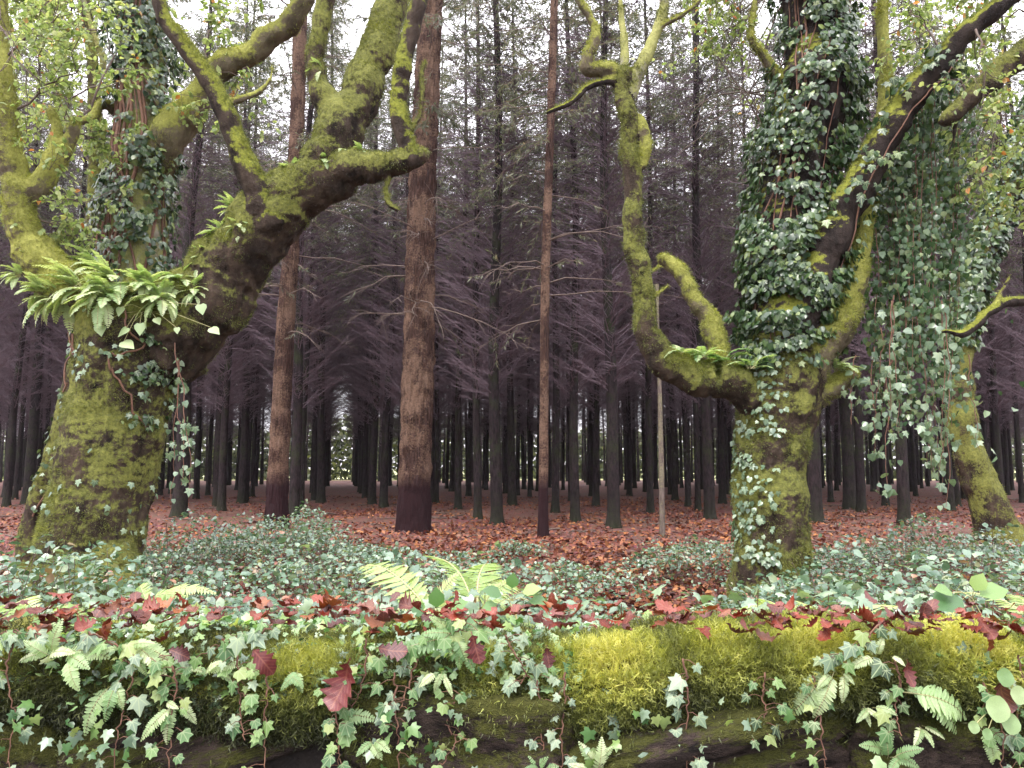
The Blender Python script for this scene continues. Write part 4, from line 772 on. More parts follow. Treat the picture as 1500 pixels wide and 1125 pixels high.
# clump in the fork of the largest oak: fronds pour left and towards the road
FC = [(60, 430, 6.05, 9, .2, 'straggling fern tuft at the outermost left of the fork', (2.2, 4.6)), (350, 335, 5.95, 8, .13, 'small fern tuft on the near face of the long limb', (3.2, 6.2)), (375, 275, 6.0, 8, .12, 'small fern tuft above the base of the up curving branch', (0, 6.28)), (500, 222, 5.95, 8, .1, 'tiny fern tuft leaning on the thick upright bough', (0, 6.28)), (150, 440, 5.88, 14, .26, 'fern tuft drooping over the face of the oak fork', (3.2, 5.6)), (235, 440, 5.9, 12, .22, 'fern tuft drooping beside the pale heart shaped leaves', (3.6, 6.0)), (282, 430, 6.0, 9, .18, 'fern tuft tucked under the start of the long limb', (3.6, 6.2)), (118, 425, 6.0, 15, .30, 'leftmost pale fern tuft spilling from the fork of the largest oak', (2.4, 4.6)), (165, 415, 5.95, 15, .28, 'pale fern tuft on the front lip of the oak fork', (2.6, 5.4)),
      (215, 425, 5.98, 15, .24, 'fern tuft in the middle of the oak fork below the ivy clad stem', (3.2, 6.0)), (262, 415, 6.05, 13, .22, 'fern tuft where the long limb leaves the oak fork', (3.0, 6.4)),
      (140, 395, 6.2, 13, .28, 'fern tuft at the back of the oak fork', (1.8, 4.6)), (85, 440, 6.05, 9, .28, 'low fern tuft hanging under the left of the oak fork', (2.6, 4.4)),
      (300, 385, 6.1, 10, .17, 'small fern tuft a step up the long oak limb', (2.2, 5.)), (325, 345, 6.1, 9, .16, 'fern tuft halfway up the slope of the long oak limb', (2.0, 4.6)),
      (345, 310, 6.1, 9, .16, 'fern tuft under the dark up curving branch', (2.0, 4.6)), (430, 255, 6.05, 11, .15, 'fern tuft on the crest of the long oak limb by the dark branch', (0, 6.28)),
      (475, 240, 5.95, 10, .13, 'fern tuft at the foot of the thick upright bough', (0, 6.28)), (530, 225, 5.95, 10, .12, 'fern tuft beside leaf litter near the end of the long limb', (0, 6.28)), (470, 105, 6.05, 6, .12, 'little fern on the forked upright branch', (1.5, 4.5)),
      (30, 405, 6.1, 8, .16, 'fern tuft on the yellow mossy left bough', (2.4, 5))]
for i, (px, py, D, n, L, lab, az) in enumerate(FC):
    fern(lab, tuple(at(px, py, D)), spray(int(n*2.1), L*1.12, 60+i, az, (-.9, 1.1)), POLYP, i)
for i, (px, py, D, n, L, lab) in enumerate([(1030, 525, 5.95, 12, .15, 'fern tuft in the crook of the S shaped limb'), (995, 520, 5.9, 9, .13, 'small fern on the low bend of the S shaped limb'), (1065, 530, 5.98, 9, .15, 'fern beside the foot of the moss capped stub'),
                                            (1225, 545, 6.05, 12, .15, 'fern tuft on the short stub at the far side of the ivy crowned oak'), (1100, 540, 5.9, 9, .14, 'fern at the top of the bare trunk below the dark ivy')]):
    fern(lab, tuple(at(px, py, D)), spray(int(n*1.3), L*1.45, 90+i, (0, 6.28), (.0, .9)), POLYP if i % 2 else POLY, i)
HEART = T_fan([(0, 0), (.25, -.12), (.48, .05), (.46, .35), (.22, .75), (0, 1.1), (-.22, .75), (-.46, .35), (-.48, .05), (-.25, -.12)], (0, .3), lambda x, y: -.2*np.abs(x)-.12*y*y)
HM = leaf_mesh('leaf', HEART, M['fern_pale'])
e = empty('arum_plant', tuple(at(215, 455, 5.92))); tag(e, 'pale heart shaped leaves drooping under the fern clump of the largest oak', 'leafy plant'); _b = np.array(e.location)
for _px, _py, _s, _a in ((150, 488, .13, -1.2), (178, 492, .12, -2.2), (207, 486, .13, -1.4), (192, 512, .15, -.5), (236, 478, .09, -.9), (298, 458, .12, -1.2), (320, 492, .12, -.6), (176, 462, .1, -1.6), (262, 492, .07, -1.3)):
    _p = at(_px-12*math.cos(_a), _py-12, 5.82); o_ = obj('leaf', HM, e); o_.matrix_local = mat4(frames(np.array([[math.cos(_a), -.35, math.sin(_a)]]), np.array([[0, -.7, .75]]))[0], _p-_b, _s*.72)
    _m = MB(); tubes(_m, np.array([[_b*0, (_p-_b)*.5+np.array([0, -.03, .03]), _p-_b]]), np.full((1, 3), .002), 4); obj('stalk', _m.mesh('stalk', M['stem_pale']), e)
# long arching ferns standing behind the wall
def bigfern(lab, px, py, D, tips, meshes, seed):
    p = at(px, py, D); r = np.random.default_rng(seed); fr = []
    for tx, ty, tD in tips:
        q = at(tx, ty, tD); v = q-p; L = np.linalg.norm(v); fr.append((v/L+np.array([0, 0, .12]), L*.98, (r.normal(0, .3), r.uniform(-.7, .1), .85)))
    return fern(lab, tuple(p), fr, meshes, seed)
bigfern('tall pale fern arching up in front of the broad redwood', 700, 905, 2.7, [(628, 785, 2.9), (640, 880, 2.5), (760, 830, 3.0), (690, 800, 3.1), (720, 850, 2.6)], BIP, 1)
bigfern('pale fern leaning left behind the middle of the wall', 650, 905, 2.6, [(510, 805, 2.8), (560, 880, 2.5), (600, 850, 2.8), (655, 840, 2.5)], BIP, 2)
bigfern('low pale fern just beside the twin leaf stalks', 745, 925, 2.15, [(690, 900, 2.1), (790, 905, 2.1), (830, 910, 2.2), (720, 880, 2.2), (770, 880, 2.3)], BIP, 3)
bigfern('pale fern with one long frond over leaves before the largest oak', 215, 890, 3.0, [(315, 850, 3.0), (260, 860, 2.9), (180, 850, 3.1), (150, 880, 2.8)], BIP, 4)
bigfern('broad pale fern in front of the foot of the ivy crowned oak', 1160, 925, 2.5, [(1030, 890, 2.5), (1075, 870, 2.7), (1120, 860, 2.7), (1190, 870, 2.7), (1240, 885, 2.5), (1110, 905, 2.3)], BIP, 5)
bigfern('long bright fern fronds sweeping left over the wall\'s right half', 1420, 955, 2.3, [(1250, 880, 2.5), (1260, 915, 2.2), (1300, 895, 2.4), (1330, 930, 2.1), (1210, 870, 2.7)], BIP, 6)
bigfern('pale fern arching at the right end of the wall top', 1530, 935, 2.4, [(1395, 842, 2.6), (1460, 850, 2.6), (1430, 900, 2.4), (1490, 900, 2.3)], BIP, 7)
bigfern('pale fern lying across leaves near the left end of the wall', 60, 915, 2.4, [(-20, 880, 2.5), (20, 870, 2.6), (110, 880, 2.5), (140, 905, 2.3)], BIP, 8)

# ------------------------------------------------------------------ the wall
FY, BY, TZ = 1.64, 2.16, .70
wall = empty('stone_wall', (0, 1.9, -.42)); tag(wall, 'low dark stone wall along the road, its top thick with moss and fallen leaves', 'stone wall'); wb = np.array([0, 1.9, -.42])
def prof(t):   # across the wall top: t 0 (hanging lip at the front) .. 1 (back foot)
    K = np.array([(0, FY+.03, TZ-.135), (.12, FY-.01, TZ-.085), (.26, FY-.025, TZ-.025), (.38, FY+.05, TZ+.005), (.55, FY+.2, TZ+.02), (.75, FY+.38, TZ+.01), (.88, BY, TZ-.04), (1, BY+.06, TZ-.4)])
    return np.interp(t, K[:, 0], K[:, 1]), np.interp(t, K[:, 0], K[:, 2])
def crest(x): return .022*vnoise(np.stack([x*1.7, x*0, x*0], -1), 3)+.012*vnoise(np.stack([x*5, x*0, x*0], -1), 4)
def topsurf(x, t, amp=1.):
    y, z = prof(t); P = np.stack([x, y, z], -1); lump = fbm(P*np.array([3.5, 4, 4]), 12, 3)*.05+fbm(P*14, 13, 2)*.014
    n = np.where((t < .3)[..., None], np.array([0, -1., .25]), np.array([0, -.1, 1.])); P = P+n*(lump*amp)[..., None]; P[..., 2] += crest(np.asarray(x, float)); return P
xs = np.arange(-7, 7.001, .03); ts = np.linspace(0, 1, 40); X, T = np.meshgrid(xs, ts); P = topsurf(X.ravel(), T.ravel()).reshape(len(ts), len(xs), 3)
i = np.arange(len(ts)-1)[:, None]*len(xs)+np.arange(len(xs)-1)[None]; Q = np.stack([i, i+1, i+len(xs)+1, i+len(xs)], -1).reshape(-1, 4)
M['soil'] = bark('mossy_soil', (.02, .012, .009), (.075, .04, .03), (.05, .055, .012), (.2, .19, .035), .3, (1, 1, 1), None, .8, .1, 14)
mb = MB(); mb.add(P.reshape(-1, 3)-wb, Q=Q); obj('mossy_top', mb.mesh('mossy_top', M['soil']), wall)
mb = MB()
for x0, x1 in ((-30, 30),):
    V = np.array([(x0, FY+.08, 0), (x1, FY+.08, 0), (x1, BY, 0), (x0, BY, 0), (x0, FY+.08, TZ+.38), (x1, FY+.08, TZ+.38), (x1, BY, TZ+.38), (x0, BY, TZ+.38)]) - np.array([0, 1.9, 0]); mb.add(V, Q=[(0, 1, 5, 4), (1, 2, 6, 5), (2, 3, 7, 6), (3, 0, 4, 7), (4, 5, 6, 7)])
obj('core', mb.mesh('core', M['core']), wall)
def stone_mesh(seed):
    r = np.random.default_rng(seed); n = 22; V = []; Q = []
    g = np.linspace(-1, 1, n); mb = MB()
    for ax in range(3):
        for s in (-1, 1):
            A, B = np.meshgrid(g, g); P = np.zeros((n*n, 3)); P[:, ax] = s; P[:, (ax+1) % 3] = A.ravel()*s; P[:, (ax+2) % 3] = B.ravel()
            k = 1/np.power(np.sum(np.abs(P)**5, 1), .2); P = P*k[:, None]
            P = P*(1+.2*fbm(P*1.1+seed*5, seed, 2)[:, None])+.09*np.stack([fbm(P*2.6+seed, seed+q, 5, .6) for q in range(3)], -1)-.05*P*(np.abs(vnoise(P*3.3+seed, seed+7))[:, None]<.08)
            i = np.arange(n-1)[:, None]*n+np.arange(n-1)[None]; mb.add(P*.5, Q=np.stack([i, i+1, i+n+1, i+n], -1).reshape(-1, 4))
    me = mb.mesh('stone', M['stone']); import bmesh as bmh; bm = bmh.new(); bm.from_mesh(me); bmh.ops.remove_doubles(bm, verts=bm.verts, dist=.004); bm.to_mesh(me); bm.free(); me.polygons.foreach_set('use_smooth', [True]*len(me.polygons)); return me
ST = [stone_mesh(s) for s in range(8)]
r = np.random.default_rng(5); z = -.42
SV, SN = [], []
for h in (.24, .2, .22, .2, .17):
    x = -5+r.uniform(0, .3)
    while x < 5:
        w = r.uniform(.22, .62); hh = h*r.uniform(.85, 1.2)
        o_ = obj('stone', ST[int(r.integers(8))], wall, loc=(x+w/2, FY+.10+r.uniform(-.045, .05)-1.9, z+h/2+.42+r.normal(0, .015)), rot=(r.normal(0, .12), r.normal(0, .16), r.normal(0, .12)), scale=(w*1.12, .28, hh*1.1))
        if z > -.05 and abs(x) < 1.9:
            me_ = o_.data; v_ = np.empty(len(me_.vertices)*3, np.float32); me_.vertices.foreach_get('co', v_); n_ = np.empty(len(me_.vertices)*3, np.float32); me_.vertices.foreach_get('normal', n_)
            Rm_ = np.array(o_.rotation_euler.to_matrix()); sc_ = np.array(o_.scale); v_ = (v_.reshape(-1, 3)*sc_)@Rm_.T+np.array(o_.location)+wb; n_ = unit((n_.reshape(-1, 3)/sc_)@Rm_.T); k_ = (n_[:, 1] < .1) & (v_[:, 1] < FY+.1); SV.append(v_[k_]); SN.append(n_[k_])
        x += w
    z += h
# moss on the wall: strands
def wall_moss():
    r = np.random.default_rng(8); n = 190000; x = r.uniform(-1.75, 1.75, n); t = r.beta(1.25, 2.0, n)*.95
    bright = lambda x, t: fbm(np.stack([x*2.4, t*2.5, x*0], -1), 31, 3)
    # yellow cushions measured along the wall, in metres
    cush = [(-.44, .13, .95), (-.05, .06, .55), (.22, .15, 1.1), (.44, .11, 1.0), (.63, .14, 1.05), (.98, .15, 1.15), (-1.1, .08, .6), (-.78, .06, .4)]
    C = np.zeros(n)
    for c, w, a in cush: C = np.maximum(C, a*np.exp(-((x-c)/w)**2)*np.exp(-((t-.36)/.2)**2))
    b = np.clip(.2+.3*C/.9+.35*C+bright(x, t)*.25, 0, 1); keep = r.random(n) < np.clip(.42+C*.9+bright(x, t)*.8-(t > .62)*.45, .04, 1); x, t, b = x[keep], t[keep], b[keep]; n = len(x); C = C[keep]
    P = topsurf(x, t); dx = topsurf(x+.01, t)-P; dt = topsurf(x, t+.01)-P; N = unit(np.cross(dx, dt)); N = np.where((N[:, 1:2]*-1+N[:, 2:3]) < 0, -N, N)
    P = P+N*(C*.03*r.random(n))[:, None]; mb = MB()
    hang = np.clip(1-t/.3, 0, 1)[:, None]; d = unit(N+r.normal(0, .55, (n, 3))-np.array([0, 0, 1])*hang*1.3); s = r.uniform(.009, .022, n)*(1+.5*hang[:, 0])
    # each shoot: a stalk blade and four little side leaves
    v = [(-.07, 0, 0), (.07, 0, 0), (0, 1, .0)]; f = [(0, 1, 2)]
    for k, (y, sd) in enumerate([(.3, 1), (.5, -1), (.68, 1), (.82, -1)]):
        L = .34*(1-.3*k/4); v += [(0, y-.06, 0), (0, y+.06, 0), (sd*L, y+.24, .06)]; f += [(3+k*3, 4+k*3, 5+k*3)]
    T = (np.array(v), np.array(f)); half = n*2//3
    scat(mb, T, P[:half], frames(d[:half], r.normal(0, 1, (half, 3))), s[:half]*1.15, np.clip(b[:half]+r.normal(0, .10, half), .02, .98))
    scat(mb, BLADE, P[half:], frames(d[half:], r.normal(0, 1, (n-half, 3))), np.stack([s[half:]*.22, s[half:], s[half:]], -1), np.clip(b[half:]+r.normal(0, .12, n-half), .02, .98))
    # moss beards on the stone face
    V = np.concatenate(SV); N = np.concatenate(SN); m_ = 150000; i = r.integers(0, len(V), m_); P = V[i]+r.normal(0, .007, (m_, 3)); N = N[i]; g = fbm(P*np.array([4, 4, 6]), 41, 3); k = r.random(m_) < np.clip(.22+g*2.6+np.clip(N[:, 2], -1, 1)*.5, .01, 1); P, N, g = P[k], N[k], g[k]; m_ = len(P)
    d = unit(N*.8+np.array([0, 0, -.55])+r.normal(0, .45, (m_, 3))); s = r.uniform(.006, .015, m_)
    scat(mb, BLADE, P, frames(d, r.normal(0, 1, (m_, 3))), np.stack([s*.25, s, s], -1), np.clip(.3+g*.5+r.normal(0, .1, m_), .02, .75))
    shifted(mb, wb); o_ = obj('moss', mb.mesh('moss', M['moss'], False), wall); o_['kind'] = 'stuff'; print('moss', n, m_)
wall_moss()

# ------------------------------------------------------------------ ivy, leaves on the wall
def wp(px, py, off=0.):
    """point of the wall surface seen at a pixel (front face or top), moved off towards the road"""
    d = ray(px, py)
    for t in np.linspace(1.5, 2.3, 161):
        p = CAM+d*(t/d[1]); y = p[1]
        if p[2] > TZ-.13:
            tt = np.linspace(.1, .9, 30); S = topsurf(np.full(30, p[0]), tt); j = np.argmin(np.abs(S[:, 1]-y)+np.abs(S[:, 2]-p[2])*1.); 
            zt = np.interp(y, S[8:, 1], S[8:, 2]) if y > S[8, 1] else (9 if y > S[:9, 1].min() else -9)
            if p[2] <= zt: return p-d*off
        elif y >= FY-.03: return p-d*off
    return CAM+d*(2.1/d[1])-d*off
r = np.random.default_rng(66)
def vine(lab, pts, n, kind, size=(.022, .04), seed=0, stemr=.0018, off=.03):
    C = spline(np.array([wp(px, py, off) for px, py in pts]), 8); e = empty('ivy_vine', tuple(C[0])); tag(e, lab, 'ivy vine'); b = C[0].copy(); rr = np.random.default_rng(seed+200)
    C[1:] += rr.normal(0, .002, C[1:].shape); sm = MB(); tubes(sm, (C-b)[None], np.linspace(stemr*1.25, stemr*.6, len(C))[None], 5); obj('stem', sm.mesh('stem', M['stem']), e)
    for k in range(n):
        u = (k+rr.uniform(.1, .9))/n*(len(C)-1); i = min(int(u), len(C)-2); p = C[i]*(1-(u-i))+C[i+1]*(u-i); side = rr.choice([-1, 1]); l = rr.uniform(.008, .032); q = p+np.array([side*l, -rr.uniform(.0, .02), rr.uniform(-.012, .012)])
        d = np.array([side*rr.uniform(-.1, .8), -.25, -rr.uniform(.35, 1)]); nn = np.array([rr.normal(0, .3), -.75, .6+rr.normal(0, .25)]); Rm = frames(d[None], nn[None])[0]; kd = kind if isinstance(kind, str) else kind[int(rr.integers(len(kind)))]
        o_ = obj('leaf', IVYM[kd], e); o_.matrix_local = mat4(Rm, q-b, rr.uniform(*size)*(.6+.4*rr.random()))
        sm = MB(); tubes(sm, np.array([[p-b, (p+q)/2-b+np.array([0, 0, .004]), q-b]]), np.array([[.0009, .0008, .0007]]), 3); ob = obj('leaf_stalk', sm.mesh('leaf_stalk', M['stem']), e)
    return e
VINES = [
 ('ivy vine with star shaped leaves by the dark hollow at the left end', [(20, 940), (10, 985), (20, 1050), (12, 1120)], 8, 'grey', (.026, .04)),
 ('ivy vine running down from the red stalk near the left hollow', [(180, 965), (196, 985), (182, 1030), (172, 1075), (165, 1130)], 8, 'grey', (.026, .04)),
 ('ivy vine with yellowish leaves left of the first yellow moss cushion', [(252, 975), (258, 1010), (250, 1060), (247, 1130)], 16, ('pale', 'round'), (.022, .036)),
 ('bushy bright ivy vine hanging under the small red oak leaf', [(345, 955), (350, 990), (352, 1040), (358, 1085)], 20, ('pale', 'grey', 'round'), (.02, .036)),
 ('nearly bare reddish vine just under the red leaf and yellow cushion', [(390, 975), (391, 1020), (387, 1070), (389, 1130)], 7, 'pale', (.02, .032)),
 ('bushy round leaved ivy vine below the large hanging oak leaf', [(485, 1000), (492, 1040), (497, 1085), (495, 1130)], 20, ('round', 'pale'), (.022, .038)),
 ('thin ivy vine looping beside the large hanging oak leaf', [(535, 935), (536, 970), (528, 1010), (515, 1040)], 9, ('round', 'pale'), (.02, .032)),
 ('bare reddish vine with a few yellow star leaves in the middle of the face', [(578, 985), (579, 1030), (583, 1075), (586, 1130)], 9, 'pale', (.018, .03)),
 ('short ivy vine forking up to the left of the middle fern', [(612, 965), (598, 1000), (590, 1030), (582, 1045)], 10, 'grey', (.022, .036)),
 ('string of small round green leaves on the bare rock face', [(655, 1005), (665, 1030), (655, 1060), (668, 1085), (648, 1120)], 9, 'round', (.02, .028)),
 ('thin vine with whitish leaves beside the tall rock joint', [(775, 970), (787, 1000), (790, 1050), (795, 1090), (800, 1125)], 12, 'grey', (.02, .032)),
 ('thin vine with whitish leaves right of the tall rock joint', [(828, 985), (826, 1030), (824, 1080), (825, 1130)], 8, 'grey', (.02, .03)),
 ('ivy vine hanging down from between two yellow moss cushions', [(1000, 965), (1006, 1010), (1006, 1060), (1008, 1130)], 13, 'grey', (.024, .038)),
 ('ivy vine with pale broad leaf ending under the green cushion', [(1120, 985), (1118, 1020), (1120, 1050), (1095, 1090)], 10, ('pale', 'dark'), (.022, .036)),
 ('dark ivy vine beside the small ferns under the dark hollow', [(1190, 990), (1200, 1040), (1205, 1090), (1210, 1130)], 9, ('dark', 'pale'), (.02, .034)),
 ('ivy vine dangling beneath the round pennywort leaves', [(1440, 1000), (1455, 1040), (1470, 1080), (1465, 1130)], 10, ('pale', 'round'), (.022, .034)),
 ('ivy vine trailing down the right end of the face', [(1492, 960), (1498, 1010), (1490, 1070), (1495, 1130)], 10, ('pale', 'grey'), (.022, .036)),
 ('sprawling pale ivy shoot over the left moss edge', [(130, 925), (170, 945), (215, 965), (260, 955)], 14, ('grey', 'pale'), (.026, .042)),
 ('pale ivy shoot lying along the top left of the wall', [(60, 930), (20, 925), (-20, 935)], 12, ('grey', 'pale'), (.026, .042)),
 ('ivy shoot creeping over moss beside the small red oak leaf', [(400, 915), (370, 935), (335, 940), (300, 960)], 14, ('grey', 'pale'), (.026, .042)),
 ('ivy shoot with broad pale leaves around the middle fern', [(690, 900), (660, 930), (620, 950), (560, 955)], 15, ('pale', 'round'), (.028, .045)),
 ('grey green ivy shoot over the moss left of the tall rock joint', [(740, 930), (752, 955), (770, 985), (760, 1005)], 10, 'grey', (.024, .036)),
 ('ivy shoot crossing the leaves near the right end', [(1290, 915), (1262, 940), (1240, 960), (1200, 965)], 14, ('grey', 'pale', 'dark'), (.026, .04)),
 ('dark ivy shoot hanging in the hollow before the yellow right cushion', [(1310, 965), (1318, 1000), (1312, 1040), (1320, 1075)], 10, ('pale', 'dark'), (.024, .04)),
]
for i, (lab, pts, n, kd, sz) in enumerate(VINES): vine(lab, pts, n, kd, sz, i)
# polypody ferns rooted on the wall; fronds given by tip pixels
WF = [
 ('small pinnate fern standing out of moss at the far left', (80, 960), [(20, 965), (75, 905), (110, 950), (140, 960), (45, 930)]),
 ('pale lobed fern on the moss edge above the dark left hollow', (108, 960), [(110, 1015), (60, 955), (150, 975), (125, 1010)]),
 ('bright fern sprawling below the green left cushion', (190, 950), [(262, 968), (225, 935), (245, 985), (150, 950), (215, 990)]),
 ('dark green fern hanging with long toothed frond under the left edge', (170, 1000), [(110, 1085), (145, 1060), (165, 1050), (180, 1040)]),
 ('pale fern hanging among yellow ivy leaves', (258, 1030), [(205, 1090), (235, 1100), (280, 1065), (275, 1030)]),
 ('large pale fern drooping over the wall edge in the middle', (665, 930), [(575, 955), (610, 920), (700, 990), (730, 925), (640, 900), (690, 965), (655, 985)]),
 ('small fern under the drooping middle fern', (650, 985), [(640, 1020), (660, 1020), (620, 1000)]),
 ('little fern beside the hanging oak leaf stalk', (505, 1055), [(555, 1050), (530, 1070), (545, 1065)]),
 ('bright double fern at the bottom of the rock face', (868, 1130), [(850, 1085), (870, 1080), (895, 1090), (910, 1120), (840, 1110)]),
 ('short bright fern at the bottom beside the tall rock joint', (790, 1130), [(770, 1105), (800, 1110), (815, 1120), (760, 1120)]),
 ('white green fern frond hanging under the right green cushion', (1222, 985), [(1230, 1035), (1205, 1010), (1180, 1055), (1150, 1050), (1245, 1000)]),
 ('long pale fern lying over the edge near the yellow right cushion', (1330, 1010), [(1450, 1055), (1400, 1040), (1370, 1020), (1425, 1070)]),
 ('small fern over the dark hollow, with oval lobes', (1270, 1035), [(1300, 1060), (1285, 1070), (1255, 1060), (1310, 1045)]),
 ('grey green fern rosette at the bottom of the right face', (1300, 1110), [(1265, 1090), (1280, 1130), (1345, 1090), (1320, 1070), (1350, 1125), (1300, 1065)]),
 ('pale fern with two fronds right of the rosette', (1355, 1065), [(1390, 1085), (1375, 1095), (1345, 1090)]),
 ('thin fern hanging down at the right end of the face', (1440, 1070), [(1475, 1125), (1455, 1120), (1490, 1100)]),
 ('pale lobed fern on the ridge left of the yellow right cushion', (1285, 960), [(1270, 940), (1310, 970), (1250, 980), (1300, 935)]),
 ('small fern on the dark lip under the first yellow cushion', (430, 985), [(400, 1010), (440, 1020), (455, 1005)]),
 ('yellow green fern in the moss beside the small red oak leaf', (300, 985), [(345, 970), (320, 965), (270, 980), (330, 1000)]),
 ('dark little fern in the shaded joint left of centre', (545, 1085), [(515, 1105), (560, 1115), (575, 1100)]),
]
for i, (lab, b_, tips) in enumerate(WF):
    p = wp(*b_, .02); fr = []
    for tx, ty in tips:
        q = wp(tx, ty, .05); v = q-p; L = np.linalg.norm(v); fr.append((v/L+np.array([0, -.12, .06]), L*.94, (0, -.8, .6)))
    fern(lab, tuple(p), fr, POLY if i % 2 else POLYP, 300+i)
# fallen oak leaves heaped along the wall top
lf = 'brown red fallen oak leaf lying in the drift along the mossy wall top'
for k in range(295):
    px = r.uniform(-60, 1560); py = r.normal(908+16*(px/1500), 8)+(8 if r.random() < .3 else 0)
    if r.random() < .12: py = r.uniform(905, 955)
    p = wp(px, py, .0); d = np.array([r.normal(), r.normal(), r.normal(0, .25)]); nn = np.array([r.normal(0, .4), r.normal(-.1, .4), 1])
    o_ = obj('fallen_leaf', OAKM[int(r.integers(8))]); o_.matrix_world = mat4(frames(d[None], nn[None])[0], p+np.array([0, 0, .012+.02*r.random()]), r.uniform(.03, .058)); tag(o_, lf, 'leaf', 'fallen oak leaves along the wall top')
M['maroon'] = leafmat('maroon_leaf', [(0, (.05, .012, .014)), (1, (.13, .022, .022))], .3, .1, (1.2, .8, .6)); veins(M['maroon'], 'oak')
MARM = [leaf_mesh('oak_leaf', oak_leaf(s+40), M['maroon']) for s in range(8)]
def bigleaf(lab, bx, by, tx, ty, L=None, seed=0, off=.05, nrm=(0, -.85, .5)):
    p = wp(bx, by, off); q = wp(tx, ty, off); v = q-p; o_ = obj('oak_leaf', MARM[seed % 8]); o_.matrix_world = mat4(frames(v[None], np.array([nrm], float))[0], p, np.linalg.norm(v)*(L or 1.)); return tag(o_, lab, 'leaf')
bigleaf('large red brown oak leaf hanging over the wall edge in the left half', 518, 962, 496, 1022, 1.25, 1)
bigleaf('crimson oak leaf caught on the moss left of the first yellow cushion', 368, 948, 398, 984, 1.1, 3)
bigleaf('purple brown lobed leaf beside the drooping middle fern', 690, 925, 702, 968, 1.1, 4)
bigleaf('pinkish oak leaf lying flat before the middle fern', 550, 950, 590, 955, 1.2, 5)
bigleaf('small red leaf on the far left moss', 245, 950, 272, 962, 1.2, 6)
bigleaf('red leaf scrap on the moss just past the tall rock joint', 800, 945, 805, 978, 1., 2)
bigleaf('dark maroon leaf standing on edge in the right yellow cushion', 1462, 985, 1472, 1035, 1.1, 7)
bigleaf('dark folded leaf between the cushions at the right', 1325, 965, 1335, 1005, 1., 0)
# pennywort and broad leaves
def disc(n=14): 
    a = np.arange(n)/n*2*np.pi; V = np.vstack([[0, .5, -.08], np.stack([.5*np.sin(a), .5-.5*np.cos(a), .05*np.cos(a*3)], -1)]); return V, np.array([(0, 1+i, 1+(i+1) % n) for i in range(n)])
DM = leaf_mesh('leaf', disc(), M['fern']); OM = leaf_mesh('leaf', (OVAL[0]*np.array([1.3, 1, 1]), OVAL[1]), M['ivy_pale'])
e = empty('pennywort', tuple(wp(1465, 1040, .02))); tag(e, 'round leaved pennywort on the wall edge below the right yellow cushion', 'pennywort'); b = np.array(e.location)
for px, py, s in ((1458, 1038, .05), (1478, 1060, .04), (1470, 992, .036), (1490, 1018, .036), (1425, 1065, .024), (1445, 1075, .022)):
    p = wp(px, py, .07); o_ = obj('leaf', DM, e); o_.matrix_local = mat4(frames(np.array([[.1, -.2, -1.]]), np.array([[.1, -.8, .6]]))[0], p-b+np.array([0, 0, s*.5]), s); sm = MB(); tubes(sm, np.array([[b*0, (p-b)*.5+np.array([0, 0, .01]), p-b]]), np.full((1, 3), .0011), 4); obj('stalk', sm.mesh('stalk', M['stem_pale']), e)
def stalkplant(lab, base, top, leaves, D, name='leafy_shoot'):
    a = at(*base, D); c = at(*top, D); e = empty(name, tuple(a)); tag(e, lab, 'shoot'); t = np.linspace(0, 1, 7)[:, None]; sm = MB(); tubes(sm, ((c-a)*t+np.array([.01, 0, 0])*np.sin(t*4))[None], np.linspace(.0035, .0018, 7)[None], 6); obj('stem', sm.mesh('stem', M['stem_pale']), e)
    for px, py, s, az in leaves:
        p = at(px, py, D-.02); sm = MB(); tubes(sm, np.array([[c-a, (c-a+p-a)/2+np.array([0, 0, .008]), p-a]]), np.full((1, 3), .0012), 4); obj('stalk', sm.mesh('stalk', M['stem_pale']), e); o_ = obj('leaf', OM, e); o_.matrix_local = mat4(frames(np.array([[math.cos(az), -.2, math.sin(az)]]), np.array([[0, -.6, .8]]))[0], p-a, s)
    return e
stalkplant('tall stalked shoot with broad bright leaves near the right end of the wall', (1428, 950), (1424, 876), [(1410, 878, .09, 3.3), (1435, 872, .07, .3), (1428, 866, .05, 1.2), (1395, 868, .05, 2.9), (1450, 930, .06, .2)], 2.0)
stalkplant('twin pale stalks with yellow green leaves right of the middle fern', (752, 925), (750, 880), [(735, 872, .05, 2.8), (765, 868, .05, .3), (775, 880, .05, -.1), (728, 885, .04, 3.4), (750, 862, .04, 1.5)], 2.0)
stalkplant('low green shoot with broad leaves at the crest behind the middle fern', (640, 925), (640, 905), [(622, 900, .05, 2.6), (655, 898, .06, .6), (640, 890, .05, 1.6), (668, 910, .05, .1)], 1.95)

